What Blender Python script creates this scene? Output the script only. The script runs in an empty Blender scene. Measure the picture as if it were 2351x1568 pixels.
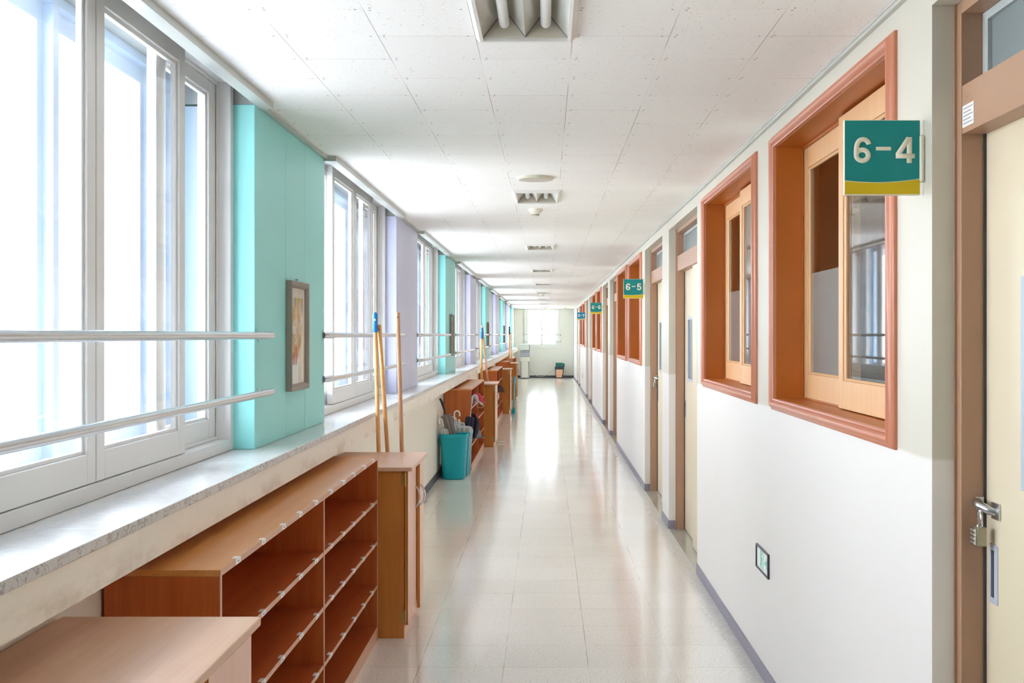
import bpy, bmesh, math, random
from mathutils import Vector, Matrix
C = bpy.context.scene
COL = C.collection
random.seed(7)

# ------------------------------------------------------------------ camera, sky, exposure
KPX, VPX, VPY, CAMZ = 2700.0, 1254.5, 768.0, 1.6
cam_data = bpy.data.cameras.new('camera'); cam = bpy.data.objects.new('camera', cam_data); COL.objects.link(cam)
cam.location = (0, 0, CAMZ); cam.rotation_euler = (math.pi / 2, 0, 0)
cam_data.sensor_width = 36.0; cam_data.lens = KPX / 2351 * 36
cam_data.shift_x = (1175.5 - VPX) / 2351; cam_data.shift_y = (VPY - 784) / 2351
cam_data.clip_start = 0.05; cam_data.clip_end = 300
C.camera = cam
world = bpy.data.worlds.new('overcast_sky'); C.world = world; world.use_nodes = True
wn = world.node_tree.nodes; wl = world.node_tree.links
bg = wn['Background']; bg.inputs['Strength'].default_value = 6.2
tc = wn.new('ShaderNodeTexCoord'); sp = wn.new('ShaderNodeSeparateXYZ'); wr = wn.new('ShaderNodeValToRGB')
wl.new(tc.outputs['Generated'], sp.inputs[0])
mr = wn.new('ShaderNodeMapRange'); mr.inputs['From Min'].default_value = -1; mr.inputs['From Max'].default_value = 1
wl.new(sp.outputs['Z'], mr.inputs['Value']); wl.new(mr.outputs[0], wr.inputs[0])
wr.color_ramp.elements[0].position = 0.30; wr.color_ramp.elements[0].color = (0.44, 0.465, 0.48, 1)
wr.color_ramp.elements[1].position = 0.56; wr.color_ramp.elements[1].color = (0.87, 0.94, 1.0, 1)
wl.new(wr.outputs[0], bg.inputs['Color'])
C.view_settings.view_transform = 'Standard'; C.view_settings.look = 'None'
C.view_settings.gamma = 1; C.view_settings.use_curve_mapping = False
C.view_settings.exposure = 1.48
C.cycles.use_denoising = True
C.cycles.max_bounces = 12; C.cycles.diffuse_bounces = 8; C.cycles.glossy_bounces = 6
C.cycles.transparent_max_bounces = 24; C.cycles.sample_clamp_indirect = 8

# ------------------------------------------------------------------ helpers
def lin(c):
    c = c / 255.0
    return c / 12.92 if c <= 0.04045 else ((c + 0.055) / 1.055) ** 2.4
def rgb(r, g, b): return (lin(r), lin(g), lin(b), 1)

class MB:
    def __init__(s): s.v = []; s.f = []; s.M = None
    def _add(s, vs, fs):
        o = len(s.v)
        for p in vs:
            p = Vector(p)
            s.v.append(tuple(s.M @ p if s.M else p))
        s.f += [tuple(i + o for i in f) for f in fs]
        return s
    def box(s, x0, x1, y0, y1, z0, z1):
        if x0 > x1: x0, x1 = x1, x0
        if y0 > y1: y0, y1 = y1, y0
        if z0 > z1: z0, z1 = z1, z0
        vs = [(x0,y0,z0),(x1,y0,z0),(x1,y1,z0),(x0,y1,z0),(x0,y0,z1),(x1,y0,z1),(x1,y1,z1),(x0,y1,z1)]
        return s._add(vs, [(0,3,2,1),(4,5,6,7),(0,1,5,4),(1,2,6,5),(2,3,7,6),(3,0,4,7)])
    def tube(s, pts, r, n=14, caps=True):
        pts = [Vector(p) for p in pts]; m = len(pts)
        rs = r if isinstance(r, (list, tuple)) else [r] * m
        tang = [(pts[min(i+1, m-1)] - pts[max(i-1, 0)]).normalized() for i in range(m)]
        up = Vector((0,0,1)) if abs(tang[0].z) < 0.9 else Vector((1,0,0))
        a = tang[0].cross(up).normalized(); vs = []; fs = []
        for i in range(m):
            a = (a - tang[i] * a.dot(tang[i])).normalized(); b = tang[i].cross(a)
            for k in range(n):
                t = 2*math.pi*k/n; vs.append(pts[i] + (a*math.cos(t) + b*math.sin(t)) * rs[i])
        for i in range(m-1):
            for k in range(n):
                k2 = (k+1) % n; fs.append((i*n+k, i*n+k2, (i+1)*n+k2, (i+1)*n+k))
        if caps: fs.append(tuple(range(n-1, -1, -1))); fs.append(tuple(range((m-1)*n, m*n)))
        return s._add(vs, fs)
    def lathe(s, prof, c=(0,0,0), n=32, pleat=0, npl=8):
        vs = []; fs = []; m = len(prof)
        for (r, z) in prof:
            for k in range(n):
                t = 2*math.pi*k/n; rr = r * (1 + pleat*math.cos(npl*t))
                vs.append((c[0]+rr*math.cos(t), c[1]+rr*math.sin(t), c[2]+z))
        for i in range(m-1):
            for k in range(n):
                k2 = (k+1) % n; fs.append((i*n+k, i*n+k2, (i+1)*n+k2, (i+1)*n+k))
        if prof[0][0] > 1e-6: fs.append(tuple(range(n-1, -1, -1)))
        if prof[-1][0] > 1e-6: fs.append(tuple(range((m-1)*n, m*n)))
        return s._add(vs, fs)
    def loft(s, secs, n=40, cap0=True, cap1=False):
        vs = []; fs = []
        for (cx, cy, z, ax, ay, e) in secs:
            for k in range(n):
                t = 2*math.pi*k/n; c_, s_ = math.cos(t), math.sin(t)
                vs.append((cx+ax*math.copysign(abs(c_)**(2/e), c_), cy+ay*math.copysign(abs(s_)**(2/e), s_), z))
        for i in range(len(secs)-1):
            for k in range(n):
                k2 = (k+1) % n; fs.append((i*n+k, i*n+k2, (i+1)*n+k2, (i+1)*n+k))
        if cap0: fs.append(tuple(range(n-1, -1, -1)))
        if cap1: fs.append(tuple(range((len(secs)-1)*n, len(secs)*n)))
        return s._add(vs, fs)
    def prism(s, poly, f, d0, d1):                    # poly in (a,b); f(a,b,d)->xyz
        n = len(poly)
        vs = [f(a, b, d0) for a, b in poly] + [f(a, b, d1) for a, b in poly]
        fs = [tuple(range(n-1, -1, -1)), tuple(range(n, 2*n))] + [(i, (i+1) % n, n+(i+1) % n, n+i) for i in range(n)]
        return s._add(vs, fs)
    def sweep_rect(s, prof, a0, a1, b0, b1, f, closed=True):   # profile (u outward, v) swept round a rectangle, mitred
        vs = []; fs = []; m = len(prof)
        for (u, v) in prof:
            for (a, b) in ((a0-u, b0-u), (a1+u, b0-u), (a1+u, b1+u), (a0-u, b1+u)):
                vs.append(f(a, b, v))
        for i in range(m if closed else m-1):
            j = (i+1) % m
            for k in range(4):
                k2 = (k+1) % 4; fs.append((i*4+k, i*4+k2, j*4+k2, j*4+k))
        return s._add(vs, fs)
    def ring(s, pl, p0, p1, a0, a1, z0, z1, ws, wt, wb):   # rectangular frame lying in the plane X=const or Y=const
        def bx(a, b, c, d):
            s.box(p0, p1, a, b, c, d) if pl == 'X' else s.box(a, b, p0, p1, c, d)
        bx(a0, a0+ws, z0, z1); bx(a1-ws, a1, z0, z1); bx(a0+ws, a1-ws, z0, z0+wb); bx(a0+ws, a1-ws, z1-wt, z1)
        return s
    def build(s, name, m, parent=None, bevel=0, label=None, angle=35):
        me = bpy.data.meshes.new(name); me.from_pydata(s.v, [], s.f)
        bm = bmesh.new(); bm.from_mesh(me); bmesh.ops.recalc_face_normals(bm, faces=bm.faces); bm.to_mesh(me); bm.free()
        for p in me.polygons: p.use_smooth = True
        me.set_sharp_from_angle(angle=math.radians(angle))
        me.materials.append(m)
        o = bpy.data.objects.new(name, me); COL.objects.link(o)
        if parent: o.parent = parent
        if label: o['label'] = label
        if bevel:
            b = o.modifiers.new('edge', 'BEVEL'); b.width = bevel; b.segments = 2; b.limit_method = 'ANGLE'; b.angle_limit = math.radians(40)
            b.harden_normals = True
        return o

def rehome(o, loc):
    """move a mesh's origin to loc without moving the mesh"""
    o.data.transform(Matrix.Translation(-Vector(loc))); o.location = loc
    return o
def empty(name, loc, label=None, cat=None, group=None, kind=None):
    o = bpy.data.objects.new(name, None); COL.objects.link(o); o.location = loc; o.empty_display_size = 0.1
    tag(o, label, cat, group, kind); return o
def tag(o, label=None, cat=None, group=None, kind=None):
    if label: o['label'] = label
    if cat: o['category'] = cat
    if group: o['group'] = group
    if kind: o['kind'] = kind
    return o
def adopt(root):
    """children were built in world coordinates: keep them there under root"""
    inv = Matrix.Translation(-root.location)
    for ch in [o for o in bpy.data.objects if o.parent == root]:
        ch.matrix_parent_inverse = inv
    return root
def dup(root, loc, label=None, group=None):
    r = root.copy(); COL.objects.link(r); r.location = loc
    if label: r['label'] = label
    if group: r['group'] = group
    for ch in list(root.children):
        c = ch.copy(); COL.objects.link(c); c.parent = r
        for g in ch.children:
            d = g.copy(); COL.objects.link(d); d.parent = c
    return r

# ------------------------------------------------------------------ materials
class NT:
    def __init__(s, name):
        s.m = bpy.data.materials.new(name); s.m.use_nodes = True; s.n = s.m.node_tree.nodes; s.l = s.m.node_tree.links
        s.b = s.n['Principled BSDF']
        s.co = s.n.new('ShaderNodeTexCoord').outputs['Object']
    def link(s, a, b): s.l.new(a, b)
    def val(s, node, k, v):
        if hasattr(v, 'is_output') or isinstance(v, bpy.types.NodeSocket): s.l.new(v, node.inputs[k])
        else: node.inputs[k].default_value = v
    def math(s, op, a, b=0.0, c=None, clamp=False):
        n = s.n.new('ShaderNodeMath'); n.operation = op; n.use_clamp = clamp
        s.val(n, 0, a); s.val(n, 1, b)
        if c is not None: s.val(n, 2, c)
        return n.outputs[0]
    def mapping(s, scale=(1,1,1), loc=(0,0,0), rot=(0,0,0)):
        n = s.n.new('ShaderNodeMapping'); n.inputs['Scale'].default_value = scale; n.inputs['Location'].default_value = loc
        n.inputs['Rotation'].default_value = rot; s.link(s.co, n.inputs['Vector']); return n.outputs[0]
    def noise(s, scale, detail=3, vec=None, rough=0.5, dist=0.0):
        n = s.n.new('ShaderNodeTexNoise'); n.inputs['Scale'].default_value = scale; n.inputs['Detail'].default_value = detail
        n.inputs['Roughness'].default_value = rough; n.inputs['Distortion'].default_value = dist
        s.link(vec if vec is not None else s.co, n.inputs['Vector']); return n.outputs['Fac']
    def mix(s, fac, a, b):
        n = s.n.new('ShaderNodeMix'); n.data_type = 'RGBA'
        s.val(n, 0, fac)
        for k, v in ((6, a), (7, b)):
            if isinstance(v, bpy.types.NodeSocket): s.l.new(v, n.inputs[k])
            else: n.inputs[k].default_value = v
        return n.outputs[2]
    def ramp(s, x, lo, hi, a=0.0, b=1.0):
        n = s.n.new('ShaderNodeMapRange'); n.interpolation_type = 'SMOOTHSTEP'
        s.val(n, 'Value', x); n.inputs['From Min'].default_value = lo; n.inputs['From Max'].default_value = hi
        n.inputs['To Min'].default_value = a; n.inputs['To Max'].default_value = b; return n.outputs[0]
    def xyz(s):
        n = s.n.new('ShaderNodeSeparateXYZ'); s.link(s.co, n.inputs[0]); return n.outputs
    def color(s, c):
        s.val(s.b, 'Base Color', c)
    def bump(s, h, strength=0.2, dist=0.002):
        n = s.n.new('ShaderNodeBump'); n.inputs['Strength'].default_value = strength; n.inputs['Distance'].default_value = dist
        s.link(h, n.inputs['Height']); s.link(n.outputs[0], s.b.inputs['Normal'])
    def set(s, **k):
        for kk, v in k.items(): s.val(s.b, kk.replace('_', ' '), v)
        return s

def plain(name, c, rough=0.5, metal=0.0, var=0.06, scale=9, spec=0.5, bump=0.0):
    t = NT(name); c2 = tuple(x * (1 - var) for x in c[:3]) + (1,)
    t.color(t.mix(t.noise(scale, 4), c2, c)); t.set(Roughness=rough, Metallic=metal, Specular_IOR_Level=spec)
    if bump: t.bump(t.noise(scale*12, 2), bump)
    return t.m

def wood(name, c1, c2, rough=0.35, axis='Z', scale=30, spec=0.5):
    t = NT(name); sc = {'Z': (1, 1, 0.05), 'Y': (1, 0.05, 1), 'X': (0.05, 1, 1)}[axis]
    g = t.noise(scale, 5, t.mapping(sc), 0.6, 0.6); f = t.noise(scale*7, 2, t.mapping(sc))
    t.color(t.mix(t.ramp(t.math('ADD', t.math('MULTIPLY', g, 0.7), t.math('MULTIPLY', f, 0.3)), 0.35, 0.65), c1, c2))
    t.set(Roughness=rough, Specular_IOR_Level=spec); return t.m

M = {}
M['pier_teal'] = plain('teal_paint', rgb(152, 228, 226), 0.45, var=0.04, scale=3)
M['pier_lav'] = plain('lavender_paint', rgb(202, 204, 232), 0.45, var=0.03, scale=3)
M['concrete'] = plain('grey_concrete', rgb(165, 168, 164), 0.9, var=0.15)
M['cream'] = plain('cream_paint', rgb(216, 210, 190), 0.45, var=0.04, scale=2.5)
M['cream_end'] = plain('pale_green_paint', rgb(232, 230, 222), 0.5, var=0.03, scale=2)
M['base'] = plain('grey_baseboard', rgb(148, 144, 158), 0.45, var=0.08)
M['base_dark'] = plain('dark_baseboard', rgb(92, 90, 100), 0.5, var=0.1)
M['alu'] = plain('window_aluminium', rgb(226, 224, 222), 0.38, 0.0, var=0.05, scale=5)
M['alu_grey'] = plain('grey_trim', rgb(196, 198, 192), 0.4, 0.2, var=0.05)
M['outer_alu'] = plain('outer_window_frame', rgb(190, 206, 224), 0.4, var=0.06, scale=4)
M['masonry'] = plain('outer_masonry', rgb(186, 198, 212), 0.8, var=0.05)
M['gasket'] = plain('dark_gasket', rgb(70, 66, 66), 0.7)
M['steel'] = plain('brushed_steel', rgb(206, 210, 214), 0.26, 1.0, var=0.0)
M['chrome'] = plain('chrome', rgb(215, 215, 220), 0.12, 1.0, var=0.03)
M['lock_grey'] = plain('padlock_body', rgb(168, 162, 142), 0.35, 0.8)
M['brass'] = plain('brass', rgb(200, 170, 110), 0.35, 1.0)
M['white_enamel'] = plain('white_enamel', rgb(232, 230, 224), 0.4, var=0.02)
M['reflector'] = plain('lamp_reflector', rgb(220, 218, 210), 0.28, 0.75, var=0.03)
M['lamp_end'] = plain('lamp_end_plate', rgb(196, 188, 172), 0.5, var=0.05)
M['tube'] = plain('fluorescent_tube', rgb(244, 244, 240), 0.25, var=0.01)
M['ivory'] = plain('ivory_plastic', rgb(222, 218, 200), 0.45, var=0.02)
M['black'] = plain('black_plastic', rgb(32, 32, 34), 0.45)
M['casing'] = plain('terracotta_casing', rgb(196, 126, 98), 0.32, var=0.04, scale=4)
M['reveal'] = plain('orange_brown_reveal', rgb(178, 96, 28), 0.4, var=0.05, scale=5)
M['sash_wood'] = wood('light_sash_wood', rgb(220, 172, 122), rgb(225, 178, 130), 0.38, 'Z', 22)
M['door_brown'] = plain('brown_frame_paint', rgb(176, 138, 112), 0.42, var=0.06, scale=5)
M['door_cream'] = plain('cream_door', rgb(220, 206, 180), 0.42, var=0.04, scale=3)
M['blind'] = plain('brown_cloth', rgb(112, 70, 52), 0.9, var=0.12, scale=6)
M['film'] = plain('frosted_film', rgb(182, 188, 188), 0.6, var=0.03, scale=3)
M['frost'] = plain('frosted_transom', rgb(132, 142, 144), 0.35, var=0.05, scale=3)
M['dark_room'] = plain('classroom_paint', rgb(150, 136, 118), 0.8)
M['lam_side'] = wood('cabinet_laminate', rgb(192, 118, 50), rgb(204, 132, 64), 0.34, 'Z', 20)
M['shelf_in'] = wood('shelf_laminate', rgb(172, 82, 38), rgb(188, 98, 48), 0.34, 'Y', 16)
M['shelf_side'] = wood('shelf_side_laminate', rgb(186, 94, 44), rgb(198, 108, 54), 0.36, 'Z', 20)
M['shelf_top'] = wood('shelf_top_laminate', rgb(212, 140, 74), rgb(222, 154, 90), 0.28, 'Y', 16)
M['edge'] = plain('pink_edge_band', rgb(214, 166, 138), 0.4, var=0.1, scale=20)
M['lam_top'] = wood('pale_top_laminate', rgb(214, 170, 140), rgb(224, 182, 154), 0.33, 'Y', 16)
M['lam_door'] = wood('pale_door_laminate', rgb(232, 186, 166), rgb(240, 198, 180), 0.36, 'Z', 16)
M['stick'] = wood('mop_stick_wood', rgb(206, 152, 92), rgb(228, 178, 118), 0.45, 'Z', 26)
M['stick_pink'] = wood('pinkish_stick_wood', rgb(192, 142, 108), rgb(212, 164, 128), 0.5, 'Z', 40)
M['blue'] = plain('blue_grip', rgb(30, 130, 214), 0.4)
M['bin_teal'] = plain('teal_plastic', rgb(0, 160, 176), 0.35, var=0.05, scale=5)
M['aqua'] = plain('aqua_plastic', rgb(96, 196, 206), 0.35)
M['grey_cloth'] = plain('grey_umbrella_cloth', rgb(134, 126, 124), 0.7, var=0.12, scale=30)
M['navy'] = plain('navy_cloth', rgb(34, 38, 62), 0.7, var=0.15, scale=30)
M['red'] = plain('red_cloth', rgb(206, 54, 76), 0.7, var=0.1, scale=25)
M['brown_cloth'] = plain('dark_brown_felt', rgb(78, 56, 48), 0.8, var=0.15, scale=25)
M['grey_felt'] = plain('grey_felt', rgb(128, 132, 140), 0.8, var=0.15, scale=25)
M['white_plastic'] = plain('white_plastic', rgb(236, 236, 234), 0.35, var=0.02)
M['silver'] = plain('silver_plastic', rgb(198, 200, 208), 0.35, 0.2)
M['dispenser_front'] = plain('dispenser_front', rgb(226, 226, 218), 0.35, var=0.02)
M['dispenser_side'] = plain('dispenser_side', rgb(176, 180, 182), 0.4, var=0.03)
M['niche'] = plain('dispenser_niche', rgb(178, 186, 200), 0.4, var=0.03)
M['bin_dark'] = plain('dark_bin', rgb(66, 70, 82), 0.5)
M['bin_pink'] = plain('peach_bin_panel', rgb(232, 176, 144), 0.5)
M['basket'] = plain('green_basket', rgb(26, 104, 96), 0.5)
M['mop_head'] = plain('mop_yarn', rgb(196, 190, 176), 0.95, var=0.25, scale=60)
M['sign_board'] = plain('sign_board', rgb(236, 228, 206), 0.4, var=0.02)
M['sign_teal'] = plain('sign_teal', rgb(0, 138, 138), 0.5, var=0.03)
M['sign_blue'] = plain('sign_blue', rgb(0, 136, 178), 0.5, var=0.03)
M['sign_yellow'] = plain('sign_yellow', rgb(218, 186, 12), 0.5, var=0.03)
M['sign_sand'] = plain('sign_faded_yellow', rgb(222, 196, 124), 0.5, var=0.03)
M['letter'] = plain('sign_letter', rgb(238, 232, 212), 0.5, var=0.02)
M['exit_face'] = plain('exit_sign_face', rgb(236, 246, 240), 0.3, var=0.02)
M['exit_green'] = plain('exit_sign_green', rgb(128, 206, 184), 0.4)
M['exit_frame'] = plain('exit_sign_frame', rgb(66, 56, 68), 0.4)
M['sticker'] = plain('white_sticker', rgb(234, 230, 226), 0.5)
M['ink'] = plain('faded_ink', rgb(150, 150, 165), 0.6)
M['tape'] = plain('clear_tape', rgb(252, 250, 248), 0.3, var=0.12, scale=60)
M['frame_taupe'] = plain('taupe_frame', rgb(150, 140, 128), 0.6, var=0.08, scale=40)
M['mat_paper'] = plain('picture_mat', rgb(236, 236, 226), 0.8)

def glass(name, tint=(1, 1, 1, 1), k=0.45):
    m = bpy.data.materials.new(name); m.use_nodes = True; n = m.node_tree.nodes; l = m.node_tree.links
    for x in list(n):
        if x.type != 'OUTPUT_MATERIAL': n.remove(x)
    out = n['Material Output']; tr = n.new('ShaderNodeBsdfTransparent'); tr.inputs[0].default_value = tint
    gl = n.new('ShaderNodeBsdfGlossy'); gl.inputs['Roughness'].default_value = 0.02
    ge = n.new('ShaderNodeNewGeometry'); dt = n.new('ShaderNodeVectorMath'); dt.operation = 'DOT_PRODUCT'
    l.new(ge.outputs['Incoming'], dt.inputs[0]); l.new(ge.outputs['Normal'], dt.inputs[1])
    def mt(op, a, b_):
        q = n.new('ShaderNodeMath'); q.operation = op
        for i, v in enumerate((a, b_)):
            if isinstance(v, bpy.types.NodeSocket): l.new(v, q.inputs[i])
            else: q.inputs[i].default_value = v
        return q.outputs[0]
    ab = mt('ABSOLUTE', dt.outputs['Value'], 0); fr5 = mt('POWER', mt('SUBTRACT', 1.0, ab), 5.0)
    fac = mt('ADD', mt('MULTIPLY', fr5, k), 0.04*(k+0.1))         # Schlick reflection of a thin pane, the same from both sides
    mx = n.new('ShaderNodeMixShader'); l.new(fac, mx.inputs[0]); l.new(tr.outputs[0], mx.inputs[1]); l.new(gl.outputs[0], mx.inputs[2])
    l.new(mx.outputs[0], out.inputs[0]); return m
M['glass'] = glass('window_glass', (0.98, 0.98, 0.98, 1))
M['glass_pic'] = glass('picture_glass', (0.98, 0.98, 0.98, 1), 0.25)
M['glass_in'] = glass('inner_window_glass', (0.9, 0.93, 0.93, 1), 1.0)

def clear_plastic():
    m = glass('clear_plastic', (0.9, 0.92, 0.92, 1)); n = m.node_tree.nodes; l = m.node_tree.links
    df = n.new('ShaderNodeBsdfDiffuse'); df.inputs[0].default_value = (0.8, 0.82, 0.82, 1)
    mx2 = n.new('ShaderNodeMixShader'); mx2.inputs[0].default_value = 0.55
    old = n['Material Output'].inputs[0].links[0].from_socket
    l.new(old, mx2.inputs[1]); l.new(df.outputs[0], mx2.inputs[2]); l.new(mx2.outputs[0], n['Material Output'].inputs[0]); return m
M['clear'] = clear_plastic()

def floor_mat():
    t = NT('polished_floor_tiles'); x = t.xyz()
    br = t.n.new('ShaderNodeTexBrick'); br.offset = 0.0; br.inputs['Scale'].default_value = 1.0
    br.inputs['Brick Width'].default_value = 0.407; br.inputs['Row Height'].default_value = 0.403; br.inputs['Mortar Size'].default_value = 0.0016
    br.inputs['Mortar Smooth'].default_value = 0.3
    br.inputs['Color1'].default_value = rgb(234, 229, 220); br.inputs['Color2'].default_value = rgb(240, 235, 227); br.inputs['Mortar'].default_value = rgb(236, 231, 223)
    t.link(t.mapping(loc=(0.205, -6.057, 0)), br.inputs['Vector'])
    seam = t.math('MULTIPLY', br.outputs['Fac'], t.ramp(t.noise(2.2, 2), 0.38, 0.66, 0.12, 1.0))
    col = t.mix(seam, br.outputs['Color'], rgb(140, 132, 120))
    sp1 = t.ramp(t.noise(100, 3, t.mapping((1, 0.8, 1)), 0.7), 0.56, 0.66); col = t.mix(t.math('MULTIPLY', sp1, 0.6), col, rgb(146, 130, 112))
    sp2 = t.ramp(t.noise(140, 2, t.mapping(loc=(5, 3, 0))), 0.64, 0.72); col = t.mix(t.math('MULTIPLY', sp2, 0.6), col, rgb(246, 244, 238))
    # scuffed, unwaxed strip along the right baseboard
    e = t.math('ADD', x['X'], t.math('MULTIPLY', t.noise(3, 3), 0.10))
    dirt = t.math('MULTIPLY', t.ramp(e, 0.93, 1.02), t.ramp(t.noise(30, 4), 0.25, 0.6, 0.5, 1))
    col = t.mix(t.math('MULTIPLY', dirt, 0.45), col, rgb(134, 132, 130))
    big = t.noise(1.1, 3); col = t.mix(t.ramp(big, 0.45, 0.75, 0, 0.10), col, rgb(206, 190, 172))
    t.color(col)
    t.set(Roughness=t.math('ADD', 0.12, t.math('MULTIPLY', dirt, 0.3)), Specular_IOR_Level=0.75)
    return t.m
def ceiling_mat():
    t = NT('acoustic_ceiling_tiles'); T = 0.3105
    br = t.n.new('ShaderNodeTexBrick'); br.offset = 0.5; br.inputs['Scale'].default_value = 1.0
    br.inputs['Brick Width'].default_value = 2*T; br.inputs['Row Height'].default_value = T; br.inputs['Mortar Size'].default_value = 0.0011
    br.inputs['Color1'].default_value = rgb(246, 243, 239); br.inputs['Color2'].default_value = rgb(249, 247, 243); br.inputs['Mortar'].default_value = rgb(248, 245, 241)
    x = t.xyz(); cb = t.n.new('ShaderNodeCombineXYZ')
    t.link(t.math('ADD', x['Y'], -4.998+8*T), cb.inputs[0]); t.link(t.math('ADD', x['X'], 0.227+8*T), cb.inputs[1]); t.link(cb.outputs[0], br.inputs['Vector'])
    seam = t.math('MULTIPLY', br.outputs['Fac'], t.ramp(t.noise(1.7, 2), 0.42, 0.62, 0.12, 1.0))
    col = t.mix(seam, br.outputs['Color'], rgb(176, 158, 140))
    fl = t.ramp(t.noise(95, 3, t.mapping((1.4, 0.6, 1)), 0.65), 0.635, 0.69); col = t.mix(t.math('MULTIPLY', fl, 0.6), col, rgb(196, 170, 148))
    # screw heads: three at each joint crossing
    wx = t.math('WRAP', t.math('ADD', x['X'], 0.227), T/2, -T/2); wy = t.math('WRAP', t.math('ADD', x['Y'], -4.998), T/2, -T/2)
    tot = None
    for (ox, oy) in ((-0.024, 0.002), (0.018, 0.012), (0.021, -0.013)):
        d = t.math('SQRT', t.math('ADD', t.math('POWER', t.math('ABSOLUTE', t.math('ADD', wx, -ox)), 2), t.math('POWER', t.math('ABSOLUTE', t.math('ADD', wy, -oy)), 2)))
        h = t.math('LESS_THAN', d, 0.0042); tot = h if tot is None else t.math('MAXIMUM', tot, h)
    col = t.mix(t.math('MULTIPLY', tot, 0.75), col, rgb(108, 96, 86))
    t.color(col); t.set(Roughness=0.75, Specular_IOR_Level=0.3)
    return t.m
def right_wall_mat():
    t = NT('two_tone_cream_wall'); x = t.xyz()
    z = t.math('ADD', x['Z'], t.math('MULTIPLY', t.noise(3, 2), 0.01))
    c = t.mix(t.ramp(z, 1.270, 1.285), rgb(228, 224, 221), rgb(204, 199, 186))
    c = t.mix(t.ramp(t.noise(1.5, 4), 0.5, 0.8, 0, 0.12), c, rgb(214, 208, 188))
    t.color(c); t.set(Roughness=0.42); t.bump(t.noise(60, 3), 0.05, 0.001); return t.m
def left_wall_mat():
    t = NT('cream_left_wall'); x = t.xyz()
    c = t.mix(t.noise(2, 3), rgb(248, 242, 232), rgb(242, 236, 225))
    # brown water marks creeping up from the lower edge of the apron
    n = t.noise(3.0, 5, t.mapping((1, 0.8, 2.0)), 0.65)
    h = t.math('SUBTRACT', 1.0, t.ramp(x['Z'], 1.0, 1.09)); st = t.math('MULTIPLY', h, t.ramp(n, 0.46, 0.68))
    near = t.math('GREATER_THAN', x['Z'], 0.99)
    c = t.mix(t.math('MULTIPLY', t.math('MULTIPLY', st, near), 0.45), c, rgb(150, 108, 70))
    streak = t.ramp(t.noise(7, 4, t.mapping((1, 1, 0.08)), 0.6), 0.55, 0.8, 0, 0.12)
    c = t.mix(streak, c, rgb(176, 178, 158))
    t.color(c); t.set(Roughness=0.42); t.bump(t.noise(12, 4), 0.12, 0.003); return t.m
def sill_mat():
    t = NT('grey_marble_sill'); x = t.xyz()
    n = t.n.new('ShaderNodeTexVoronoi'); n.feature = 'DISTANCE_TO_EDGE'; n.inputs['Scale'].default_value = 20
    dis = t.n.new('ShaderNodeMix'); dis.data_type = 'VECTOR'; dis.inputs[0].default_value = 0.5
    nn = t.n.new('ShaderNodeTexNoise'); nn.inputs['Scale'].default_value = 9; nn.inputs['Detail'].default_value = 4; t.link(t.co, nn.inputs['Vector'])
    va = t.n.new('ShaderNodeVectorMath'); va.operation = 'MULTIPLY_ADD'; va.inputs[1].default_value = (0.25, 0.25, 0.25)
    t.link(nn.outputs['Color'], va.inputs[0]); t.link(t.mapping((1, 0.55, 1.2)), va.inputs[2]); t.link(va.outputs[0], n.inputs['Vector'])
    vein = t.math('SUBTRACT', 1.0, t.ramp(n.outputs['Distance'], 0.0, 0.06))
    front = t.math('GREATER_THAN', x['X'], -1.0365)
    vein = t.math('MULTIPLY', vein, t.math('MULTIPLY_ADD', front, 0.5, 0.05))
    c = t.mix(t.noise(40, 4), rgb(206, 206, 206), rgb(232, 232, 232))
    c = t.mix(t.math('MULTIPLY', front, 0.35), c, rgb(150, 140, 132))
    c = t.mix(vein, c, rgb(96, 84, 80)); t.color(c); t.set(Roughness=0.22, Specular_IOR_Level=0.5); return t.m
M['terrazzo'] = plain('grey_terrazzo', rgb(176, 172, 162), 0.12, var=0.12, scale=60)
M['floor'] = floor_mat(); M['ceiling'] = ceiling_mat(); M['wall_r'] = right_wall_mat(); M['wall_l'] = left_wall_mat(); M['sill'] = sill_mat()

# ------------------------------------------------------------------ measurements (metres)
H = 2.553; XR = 1.009; YB, YE = -3.0, 43.4
PX, WX = -1.19, -1.277               # pier face, inner face of the window frames
SILL_Z, SILL_X, AP_Z, AP_X, LW_X = 1.131, -1.035, 1.001, -1.048, -1.208
POCKET_X = -1.125
PER_L, PER_R = 4.54, 9.02
piers = []                            # (y0, y1, colour)
for n in range(-1, 10):
    y0 = 4.80 + PER_L*(n-1); piers.append((y0, y0+1.505, 'pier_teal' if n % 2 else 'pier_lav'))
piers[0] = (piers[0][0], piers[1][1], 'pier_teal'); del piers[1]       # unseen window bay behind the camera filled in to dim the near end
bays = [(piers[i][1], piers[i+1][0]) for i in range(len(piers)-1)]      # window openings
lamps = [3.13 + 4.64*i for i in range(9)]
LX0, LX1 = -0.229, 0.095

ORD = ['nearest', 'second', 'third', 'fourth', 'fifth', 'sixth', 'seventh', 'eighth', 'ninth']

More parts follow.
